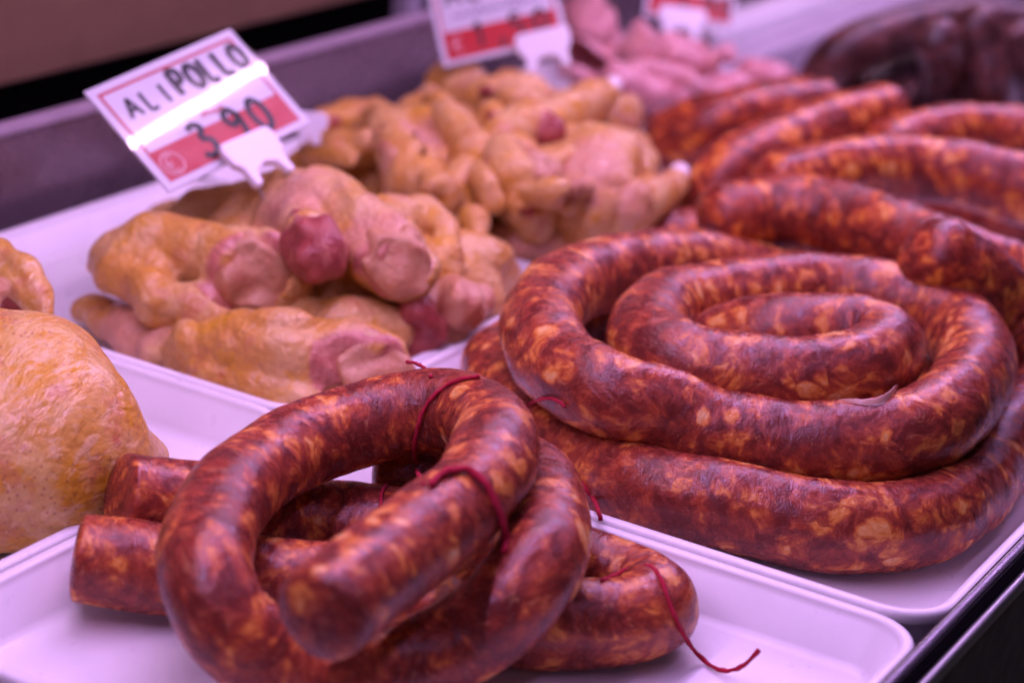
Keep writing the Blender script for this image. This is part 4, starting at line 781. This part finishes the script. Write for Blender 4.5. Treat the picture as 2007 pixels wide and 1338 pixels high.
rail = empty('front_rail', (0.08, 0.5, 0))
tag(rail, 'dark metal rail with a silver bead along the customer edge of the counter', 'rail')
for nm, a, b, z0, z1, mt, bv in (('inner_band', .0745, .0800, -.05, .0300, 'rail', .0012), ('gap_strip', .0803, .0835, -.05, .0215, 'gap_black', 0),
                                 ('silver_bead', .0838, .0880, .0225, .0280, 'bead', .0018), ('front_panel', .0840, .0872, -.50, .0222, 'front', 0),
                                 ('lower_bead', .0875, .0895, -.046, -.043, 'bead', .0006)):
    p = box(nm, a, b, -0.65, 1.75, z0, z1, M[mt], None, bv)
    p.parent = rail
    p.matrix_parent_inverse = Matrix.Translation(-Vector(rail.location))


# ------------------------------------------------------------------ trays
def rounded_loop(x0, x1, y0, y1, inset, z, rad, n=9):
    r = max(rad - inset, .003)
    xa, xb, ya, yb = x0 + inset, x1 - inset, y0 + inset, y1 - inset
    out = []
    for cx, cy, a0 in ((xb - r, yb - r, 0), (xa + r, yb - r, 90), (xa + r, ya + r, 180), (xb - r, ya + r, 270)):
        for i in range(n):
            a = math.radians(a0 + 90 * i / (n - 1))
            out.append((cx + r * math.cos(a), cy + r * math.sin(a), z))
    return out


def tray(x0, x1, y0, y1, label, lift=0.0, depth=.022, rad=.024):
    prof = [(.010, 0.0), (.0030, depth - .0052), (.0006, depth - .0052), (0, depth - .0044), (0, depth - .0016), (.0004, depth - .0005), (.0014, depth), (.0040, depth),
            (.0050, depth - .0004), (.0054, depth - .0014), (.0058, depth - .0030), (.0066, depth - .0036), (.0128, .0052), (.0142, .0034), (.0165, .0024), (.0195, .0022)]
    V, F = [], []
    loops = []
    for ins, z in prof:
        L = rounded_loop(x0, x1, y0, y1, ins, z + lift, rad)
        loops.append(range(len(V), len(V) + len(L)))
        V += L
    n = len(loops[0])
    for a, b in zip(loops[:-1], loops[1:]):
        for i in range(n):
            F.append((a[i], a[(i + 1) % n], b[(i + 1) % n], b[i]))
    F.append(tuple(loops[-1]))
    F.append(tuple(reversed(loops[0])))
    m = mesh_from('serving_tray', V, F)
    bmx = bmesh.new()
    bmx.from_mesh(m)
    bmesh.ops.recalc_face_normals(bmx, faces=bmx.faces)
    bmx.to_mesh(m)
    bmx.free()
    m.polygons.foreach_set('use_smooth', [True] * len(m.polygons))
    m.set_sharp_from_angle(angle=math.radians(50))
    o = link('serving_tray', m, M['tray'])
    return tag(o, label, 'tray', 'white plastic trays on the counter')


T_ZERO = -.0022
tray(-.2165, .0700, -.297, -.0600, 'white plastic tray in front holding the tied ring and horseshoe sausages', T_ZERO)
tray(-.2165, .0705, -.0590, .3080, 'white plastic tray under the big coiled sausage', T_ZERO + .001)
tray(-.2165, .0700, .3090, .6200, 'white plastic tray under the heap of loose red sausages at back right', T_ZERO)
tray(-.4760, -.2180, -.302, -.0520, 'white plastic tray at left edge holding the whole chicken', T_ZERO)
tray(-.4760, -.2180, -.0510, .1960, 'white plastic tray of chicken wings under the readable price card', T_ZERO)
tray(-.4760, -.2180, .1970, .4800, 'white plastic tray of chicken pieces behind the wings', T_ZERO)
tray(-.4700, -.2180, .4820, .6600, 'white plastic tray far back under the pink pork', T_ZERO)
tray(-.1450, .0700, .6300, .9800, 'white plastic tray far back under the black sausages', T_ZERO)


# ------------------------------------------------------------------ sausages
def sausage(key, name, label, mat, group=None, seed=0, cap=(.55, .55), power=(2.2, 2.2), lump=.035):
    pts = SAUSAGE_PATHS[key]
    c = pts[len(pts) // 2]
    root = empty(name, (c[0], c[1], 0))
    tag(root, label, 'sausage', group)
    m = tube_mesh('casing', pts, seed=seed, cap=cap, power=power, lump=lump)
    m.transform(Matrix.Translation((-c[0], -c[1], 0)))
    link('casing', m, mat, root)
    return root


def add_thread(root, key, radius, name='tie_string'):
    m = thread_mesh(name, STRING_PATHS[key], radius)
    m.transform(Matrix.Translation(-Vector(root.location)))
    return link(name, m, M['thread'], root)


coil = sausage('coil', 'coiled_sausage', 'long red sausage wound into a big flat coil on the middle tray', M['sausage'], seed=3, lump=.03)
add_thread(coil, 'over_coil', .0007)
add_thread(coil, 'side_right', .0009)
shoe = sausage('horseshoe', 'horseshoe_sausage', 'red sausage folded into a horseshoe on the tray floor beneath the ring', M['sausage'], seed=11, cap=(.22, .22), power=(2.6, 2.6), lump=.04)
add_thread(shoe, 'tail_horse', .00085)
add_thread(shoe, 'mid_hole', .0007)
ring = sausage('ring', 'ring_sausage', 'red sausage looped into a ring on top, tied with red string', M['sausage'], seed=7, cap=(.40, .4), power=(2.4, 2.2), lump=.03)
add_thread(ring, 'ring_back', .0008)
add_thread(ring, 'ring_arm', .0013)
add_thread(ring, 'tail_top', .0007)



def flap_mesh(pts, height):
    """torn piece of dry casing standing off the sausage"""
    A = catmull([(*p, 0) for p in pts], .0015)[:, :3]
    n = len(A)
    V, F = [], []
    rs = np.random.RandomState(4)
    for i, p in enumerate(A):
        t = i / (n - 1)
        hgt = height * math.sin(math.pi * t ** .8) * (1 + .08 * rs.uniform(-1, 1)) + .0004
        for q in range(5):
            u = q / 4
            V.append(p + np.array([-.25 * hgt * u, .55 * hgt * u, hgt * (u - .25 * u * u)]))
        for q in range(4, -1, -1):
            u = q / 4
            V.append(p + np.array([-.25 * hgt * u - .0003, .55 * hgt * u + .0004, hgt * (u - .25 * u * u) - .0002]))
    for i in range(n - 1):
        for q in range(9):
            a = i * 10 + q
            F.append((a, a + 1, a + 11, a + 10))
    return mesh_from('casing_flap', V, F)


fm = flap_mesh(STRING_PATHS['flap'], .0028)
fm.transform(Matrix.Translation(-Vector(coil.location)))
link('casing_flap', fm, M['casing'], coil)


HEAP = 'loose red sausages heaped at back right'
for key, lab in (('b1', 'thick red sausage lying lengthwise just behind the big coil'),
                 ('b2', 'red sausage lying behind the thick lengthwise one, ending at its left'),
                 ('b3', 'red sausage bending up from lower left to a rounded tip below the black sausages'),
                 ('b4', 'leftmost red sausage of the heap, blunt end turned to the viewer'),
                 ('b5', 'shiny topped red sausage at the right edge, farthest of the lengthwise ones'),
                 ('b6', 'dark thin looking red sausage on the tray floor right behind the coil'),
                 ('b7', 'red sausage hanging down at the right edge behind the coil'),
                 ('b8', 'shaded red sausage wedged between the two lengthwise ones at right edge'),
                 ('b9', 'shaded red sausage low in the heap near the chicken bone end'),
                 ('b10', 'hidden red sausage under the back of the heap')):
    sausage(key, 'red_sausage', lab, M['sausage_back'], HEAP, seed=20 + int(key[1:]), cap=(.8, .8))
BLK = 'black sausages at the top right'
for key, lab in (('k1', 'long black sausage arched over the others at top right'),
                 ('k2', 'thick black sausage standing steeply at the right of the arch'),
                 ('k3', 'short black sausage hanging under the middle of the arch'),
                 ('k4', 'black sausage lying across beneath the arch'),
                 ('k5', 'black sausage at the top right edge of the picture'),
                 ('k6', 'black sausage lying on the tray under the arched one'),
                 ('k7', 'black sausage lying in front of the steep one, lowest at right')):
    sausage(key, 'black_sausage', lab, M['blood'], BLK, seed=40 + int(key[1:]), cap=(.8, .8))


# ------------------------------------------------------------------ chicken and pork
def meat(key, name, label, cat, mat, group, seed, part='skin', bump=.0013, lo=14, hi=40):
    form = MEAT_FORMS[key]
    a = np.array([p for c in form['chains'] for p in c])
    c = a[:, :3].mean(0)
    root = empty(name, (float(c[0]), float(c[1]), 0))
    tag(root, label, cat, group)
    m = meat_mesh(part, form, seed, bump, lo=lo, hi=hi)
    m.transform(Matrix.Translation((-c[0], -c[1], 0)))
    link(part, m, mat, root)
    for fl in form.get('flesh', []):
        tone, chain = fl[:2]
        fm_ = meat_mesh('flesh', dict(chains=[chain], meat=[], red=[], pink=[], holes=[], cuts=list(fl[2:]), k=.003, h=form['h'] * .8), seed + 7, .0014, lo=30, hi=90)
        if fm_ is None:
            continue
        fm_.transform(Matrix.Translation((-c[0], -c[1], 0)))
        link('flesh', fm_, M['flesh_' + tone], root)
    if 'bone' in form:
        mb = tube_mesh('bone_end', form['bone'], seg=16, step=.002, cap=(.8, .8), seed=seed, lump=.1)
        mb.transform(Matrix.Translation((-c[0], -c[1], 0)))
        link('bone_end', mb, M['bone'], root)
    return root


WG = 'chicken wings on the tray with the readable card'
CG = 'chicken pieces on the tray behind the wings'
meat('L', 'whole_chicken', 'plump yellow chicken breast cut off by the left edge', 'chicken', M['skin_near'], None, 1, bump=.0010, lo=6, hi=22)
meat('M', 'chicken_neck_end', 'chicken with open dark cavity at the left edge above the breast', 'chicken', M['skin_near'], None, 2)
meat('A', 'chicken_wing', 'folded yellow chicken wing at left with a round pink cut end', 'chicken', M['skin'], WG, 3)
meat('B', 'chicken_wing', 'topmost chicken wing pierced by the price card, dark red stub in front', 'chicken', M['skin'], WG, 4)
meat('C', 'chicken_wing', 'pinkish chicken wing tip lowest at the left of the wing tray', 'chicken', M['skin'], WG, 5)
meat('D', 'chicken_wing', 'front chicken wing resting against the near tray rim', 'chicken', M['skin'], WG, 6)
meat('E', 'chicken_wing', 'wide chicken wing at right with red raw meat beside the tray edge', 'chicken', M['skin'], WG, 7)
meat('F', 'chicken_wing', 'dark red chicken wing underneath, at the right tray edge', 'chicken', M['skin'], WG, 8)
meat('H1', 'chicken_wing', 'chicken wing at the bottom of the pile below the pierced one', 'chicken', M['skin'], WG, 9)
for i, (key, lab) in enumerate((('G1', 'tan rounded chicken piece just right of the readable price card'),
                                ('G2', 'chicken piece with a long skin hollow and pink meat left of middle'),
                                ('G3', 'thin pointed chicken wing sticking up left of the second card'),
                                ('G4', 'orange upright chicken piece with pink lower end in the middle'),
                                ('G5', 'chicken piece with shiny pink joint on top in the middle'),
                                ('G6', 'big pale pink chicken piece at the right of the pile'),
                                ('G7', 'yellow chicken leg with white bone end under the second card clip'),
                                ('G8', 'reddish chicken piece right below the second price card'),
                                ('G9', 'pale chicken piece hanging at the near rim of the back chicken tray'),
                                ('G10', 'chicken leg with white bone end pointing at the red sausages'),
                                ('G11', 'orange chicken piece low beside the red sausages'),
                                ('G12', 'dark orange chicken piece farthest left against the steel back'),
                                ('G13', 'chicken piece under the yellow leg, next to the pork'),
                                ('G14', 'brownish chicken piece behind the second card'),
                                ('G15', 'chicken piece flat at the bottom of the back chicken pile'))):
    meat(key, 'chicken_piece', lab, 'chicken', M['skin'], CG, 20 + i)
for q, lab in enumerate(('small chicken offcut by the white tag clip, left end of the back pile', 'small offcut lying on the tan rounded chicken piece',
                         'small offcut just left of the pointed chicken wing', 'small offcut leaning on the pointed chicken wing',
                         'small offcut at the left end of the yellow chicken leg', 'small offcut on the hollow chicken piece low in the pile',
                         'small offcut between the orange upright piece and the shiny joint', 'small offcut in front of the big pale pink chicken piece',
                         'small offcut on top of the big pale pink chicken piece', 'small offcut at the right of the pile below the yellow leg',
                         'small offcut above the leg that points at the red sausages', 'small offcut lowest in the middle of the back pile',
                         'small offcut right under the clip of the second card', 'small offcut beside the white bone end of the yellow leg')):
    meat('X%d' % q, 'chicken_scrap', lab, 'chicken', M['skin'], 'small offcuts in the back chicken pile', 70 + q, bump=.0018)
PG = 'pink pork at the top middle'
for i, (key, lab) in enumerate((('R1', 'large pale pink pork slab below the third price card'), ('R2', 'darker pink pork slab in front, beside the sausage heap'),
                                ('R3', 'pink pork strip standing right of the second price card'), ('R5', 'pale pork piece lying on top of the slab below the third card'), ('R6', 'low pink pork piece draped over the front of the slab'), ('R4', 'small red pork piece next to the black sausages'))):
    meat(key, 'pork_piece', lab, 'pork', M['pork'], PG, 50 + i, part='flesh', bump=.0035)


# ------------------------------------------------------------------ price cards
def stroke_mesh(strokes, width, z):
    """flat pen strokes; strokes are polylines in card metres"""
    V, F = [], []
    for st in strokes:
        A = catmull([(x, y, 0, 0) for x, y in st], .0012) if len(st) > 2 else np.array([(st[0][0], st[0][1], 0, 0), (st[1][0], st[1][1], 0, 0)], float)
        P = A[:, :2]
        T = np.gradient(P, axis=0)
        T /= np.linalg.norm(T, axis=1)[:, None] + 1e-9
        Nn = np.stack([-T[:, 1], T[:, 0]], 1)
        b = len(V)
        for p, n in zip(P, Nn):
            V += [(*(p + n * width / 2), z), (*(p - n * width / 2), z)]
        for i in range(len(P) - 1):
            F.append((b + 2 * i, b + 2 * i + 1, b + 2 * i + 3, b + 2 * i + 2))
    return mesh_from('strokes', V, F, False)


GLYPH = {
    'A': [[(0, 1), (.25, .45), (.45, 0)], [(.45, 0), (.62, .5), (.8, 1)], [(.18, .65), (.66, .62)]],
    'L': [[(.1, 0), (.1, .5), (.1, 1)], [(.1, 1), (.35, 1), (.6, .97)]],
    'I': [[(.2, 0), (.2, .5), (.22, 1)]],
    'P': [[(.1, 1), (.1, .5), (.1, 0)], [(.1, 0), (.5, .02), (.66, .25), (.5, .5), (.1, .54)]],
    'O': [[(.4, 0), (.08, .3), (.1, .75), (.4, 1), (.7, .75), (.72, .3), (.4, 0)]],
    'N': [[(.1, 1), (.12, .5), (.1, 0)], [(.1, 0), (.4, .5), (.66, 1)], [(.66, 1), (.68, .5), (.66, 0)]],
    'T': [[(0, .03), (.4, 0), (.75, .02)], [(.38, 0), (.37, .5), (.38, 1)]],
    '3': [[(.1, .1), (.4, 0), (.62, .18), (.32, .44)], [(.32, .44), (.68, .6), (.6, .9), (.3, 1), (.05, .88)]],
    '9': [[(.62, .25), (.38, 0), (.1, .22), (.25, .5), (.6, .35), (.64, .2)], [(.64, .2), (.58, .65), (.42, 1)]],
    '0': [[(.38, 0), (.1, .35), (.14, .8), (.4, 1), (.66, .7), (.66, .25), (.38, 0)]],
    ',': [[(.2, .85), (.24, 1.0), (.08, 1.22)]],
    '1': [[(.1, .25), (.35, 0), (.35, .5), (.35, 1)]],
    '5': [[(.62, 0), (.2, .02), (.15, .42)], [(.15, .42), (.55, .4), (.66, .72), (.4, 1), (.08, .92)]],
    '€': [[(.7, .12), (.42, 0), (.14, .3), (.14, .7), (.42, 1), (.7, .88)], [(0, .42), (.5, .4)], [(0, .6), (.48, .58)]],
}


def write(text, x, y, h, w, gap):
    """strokes for text; x grows to the right, y is the top of the letters (card y grows upward)"""
    out = []
    for ch in text:
        if ch in GLYPH:
            for st in GLYPH[ch]:
                out.append([(x + px * w, y - py * h) for px, py in st])
        x += (w * .45 if ch in ', ' else w) + gap
    return out


def scribble(x0, x1, y, h, n, seed):
    rs = random.Random(seed)
    pts = []
    for i in range(n * 2 + 1):
        t = i / (n * 2)
        pts.append((x0 + (x1 - x0) * t, y + (h * rs.uniform(.3, 1) if i % 2 else -h * rs.uniform(0, .35))))
    return [pts]


def rect(name, x0, x1, y0, y1, z, mat, parent, thick=.00012, rad=0):
    return box(name, x0, x1, y0, y1, z, z + thick, mat, parent)


def clip_mesh(w, h, leg):
    """white tag clip: rounded head, two feet"""
    out = [(-w / 2, 0), (-w / 2 + .002, .004), (w / 2 - .002, .004), (w / 2, 0), (w / 2 - .001, -h * .45), (w / 2 - .004, -h * .6), (w / 2 - .004, -h - leg), (w / 2 - .0085, -h - leg), (w / 2 - .010, -h * .8),
           (0, -h * .66), (-w / 2 + .010, -h * .8), (-w / 2 + .0085, -h - leg), (-w / 2 + .004, -h - leg), (-w / 2 + .004, -h * .6), (-w / 2 + .001, -h * .45)]
    bm = bmesh.new()
    vs = [bm.verts.new((x, y, 0)) for x, y in out]
    f = bm.faces.new(vs)
    r = bmesh.ops.extrude_face_region(bm, geom=[f])
    for v in r['geom']:
        if isinstance(v, bmesh.types.BMVert): v.co.z += .0045
    bmesh.ops.recalc_face_normals(bm, faces=bm.faces)
    bmesh.ops.bevel(bm, geom=bm.edges[:], offset=.0007, segments=2, affect='EDGES')
    m = bpy.data.meshes.new('clip')
    bm.to_mesh(m)
    bm.free()
    return m


def price_card(origin, U, V, label, texts, clip_u, tilt_label, sleeve=True):
    """origin: top left corner; U: unit vector to the right; V: unit vector downward on the card"""
    U = Vector(U).normalized()
    V = Vector(V)
    V = (V - U * V.dot(U)).normalized()
    N = U.cross(-V).normalized()
    w, h = texts['size']
    root = empty('price_card', origin)
    root.matrix_world = Matrix(((U.x, -V.x, N.x, origin[0]), (U.y, -V.y, N.y, origin[1]), (U.z, -V.z, N.z, origin[2]), (0, 0, 0, 1)))
    tag(root, label, 'price card', 'price cards on white clips')
    # local frame: x right, y up the card, card spans y from -h to 0
    box('card', 0, w, -h, 0, -.0012, 0, M['card'], root)
    b = .045 * w
    t = .016 * w
    rect('border_line', b, w - b, -b - t, -b, .0001, M['red_print'], root)
    rect('border_line', b, b + t, -h * .66, -b - t, .0001, M['red_print'], root)
    rect('border_line', w - b - t, w - b, -h * .66, -b - t, .0001, M['red_print'], root)
    rect('price_band', b, w - b, -h + b * .9, -h * .66, .0001, M['red_print'], root)
    for nm, st, wd, mt in texts['strokes']:
        link(nm, stroke_mesh(st, wd, .00045), M[mt], root)
    if sleeve:
        sm = mesh_from('clear_sleeve', [(-.001, -h - .001, .0009), (w + .001, -h - .001, .0009), (w + .001, .001, .0009), (-.001, .001, .0009)], [(0, 1, 2, 3)], False)
        link('clear_sleeve', sm, M['sleeve'], root)
    cm = clip_mesh(.034, .020, .003)
    co = link('clip', cm, M['clip'], root)
    co.location = (clip_u * w, -h + .0035, .0015)
    co.rotation_euler = (0, 0, math.radians(texts.get('clip_rot', 0)))
    for sx in (-1, 1):
        m = thread_mesh('pin', [(clip_u * w + sx * .0107, -h - .017, .003), (clip_u * w + sx * .0107, -h - .026, -.002), (clip_u * w + sx * .0107, -h - .038, -.013)], .0007)
        link('pin', m, M['pin'], root)
    return root


W1, H1 = .0980, .0643
CARD_AT, CARD_U, CARD_V = (-.4002, .0176, .1132), (.0129, .0951, .0184), (.0510, -.0065, -.0386)
strokes1 = [
    ('lettering', write('ALI', .012, -.0120, .0110, .0092, .0025), .0021, 'ink'),
    ('lettering', write('POLLO', .045, -.0080, .0145, .0098, .0003), .0034, 'ink'),
    ('handwriting', scribble(.012, .044, -.0335, .004, 8, 3) + scribble(.052, .090, -.0300, .005, 9, 5), .0010, 'thin_ink'),
    ('stamp_writing', scribble(.046, .060, -.0375, .0035, 5, 8), .0009, 'red_print'),
    ('price', write('3,90', .031, -.0385, .0190, .0145, .0010), .0034, 'ink'),
    ('euro_sign', write('€', .0085, -.0475, .0095, .0085, 0) + [[(.0125 + .0062 * math.cos(a * .4), -.0522 + .0062 * math.sin(a * .4)) for a in range(17)]], .0008, 'pale_print'),
]
price_card(CARD_AT, CARD_U, CARD_V, 'white and red handwritten price card reading 3,90 on the chicken wings',
           dict(size=(W1, H1), strokes=strokes1, clip_rot=-2), .54, '')


strokes2 = [
    ('lettering', write('ALI', .010, -.010, .015, .011, .003) + write('NI', .045, -.010, .014, .012, .003), .0024, 'ink'),
    ('handwriting', scribble(.012, .066, -.034, .004, 11, 4), .0010, 'thin_ink'),
    ('price', write('1,50', .022, -.0405, .0165, .0115, .003), .0026, 'ink'),
    ('euro_sign', write('€', .0085, -.0475, .0095, .0075, 0), .0010, 'pale_print')]
price_card((-.4515, .3976, .1112), (.7839, .5480, .2918), (.553, -.4027, -.7294), 'price card with red band at the top middle, cut off by the picture edge',
           dict(size=(.078, .065), strokes=strokes2), .80, '', False)
strokes3 = [
    ('lettering', write('PANE', .010, -.010, .013, .009, .002), .0022, 'ink'),
    ('price', write('1,90', .024, -.0405, .0165, .0095, .002), .0024, 'ink')]
price_card((-.4347, .6798, .1021), (.8843, .4658, -.0333), (.3223, -.6603, -.6784), 'smallest price card at the top, only its red lower band in view above the pork',
           dict(size=(.064, .065), strokes=strokes3), .42, '', False)

loose = link('tag_clip', clip_mesh(.020, .012, .002), M['clip'])
loose.location = (-.405, .215, .062)
loose.rotation_euler = (math.radians(70), 0, math.radians(35))
tag(loose, 'small white plastic tag clip stuck in the chicken right of the readable card', 'clip')

# ------------------------------------------------------------------ the lamp bar above the case
bar = empty('led_bar', (LED_X, .5, LED_Z))
tag(bar, 'long white lamp bar with a row of small diodes above the case', 'lamp')
hb = box('housing', LED_X - .014, LED_X + .014, -.75, 1.75, LED_Z, LED_Z + .012, M['clip'])
hb.parent = bar
hb.matrix_parent_inverse = Matrix.Translation(-Vector(bar.location))
em = bpy.data.materials.new('lit_diode')
em.use_nodes = True
eb = em.node_tree.nodes['Principled BSDF']
eb.inputs['Emission Color'].default_value = (1.0, .62, 1.0, 1)
eb.inputs['Emission Strength'].default_value = 260
V, F = [], []
for i in range(300):
    y = -.74 + i * .0082
    b = len(V)
    for dx, dy in ((-.0016, -.0016), (-.0016, .0016), (.0016, .0016), (.0016, -.0016)):
        V.append((LED_X + dx, y + dy, LED_Z - .0135))
    F.append((b, b + 1, b + 2, b + 3))
dm = mesh_from('diode_row', V, F, False)
dm.transform(Matrix.Translation(-Vector(bar.location)))
tag(link('diode_row', dm, em, bar), kind='stuff')
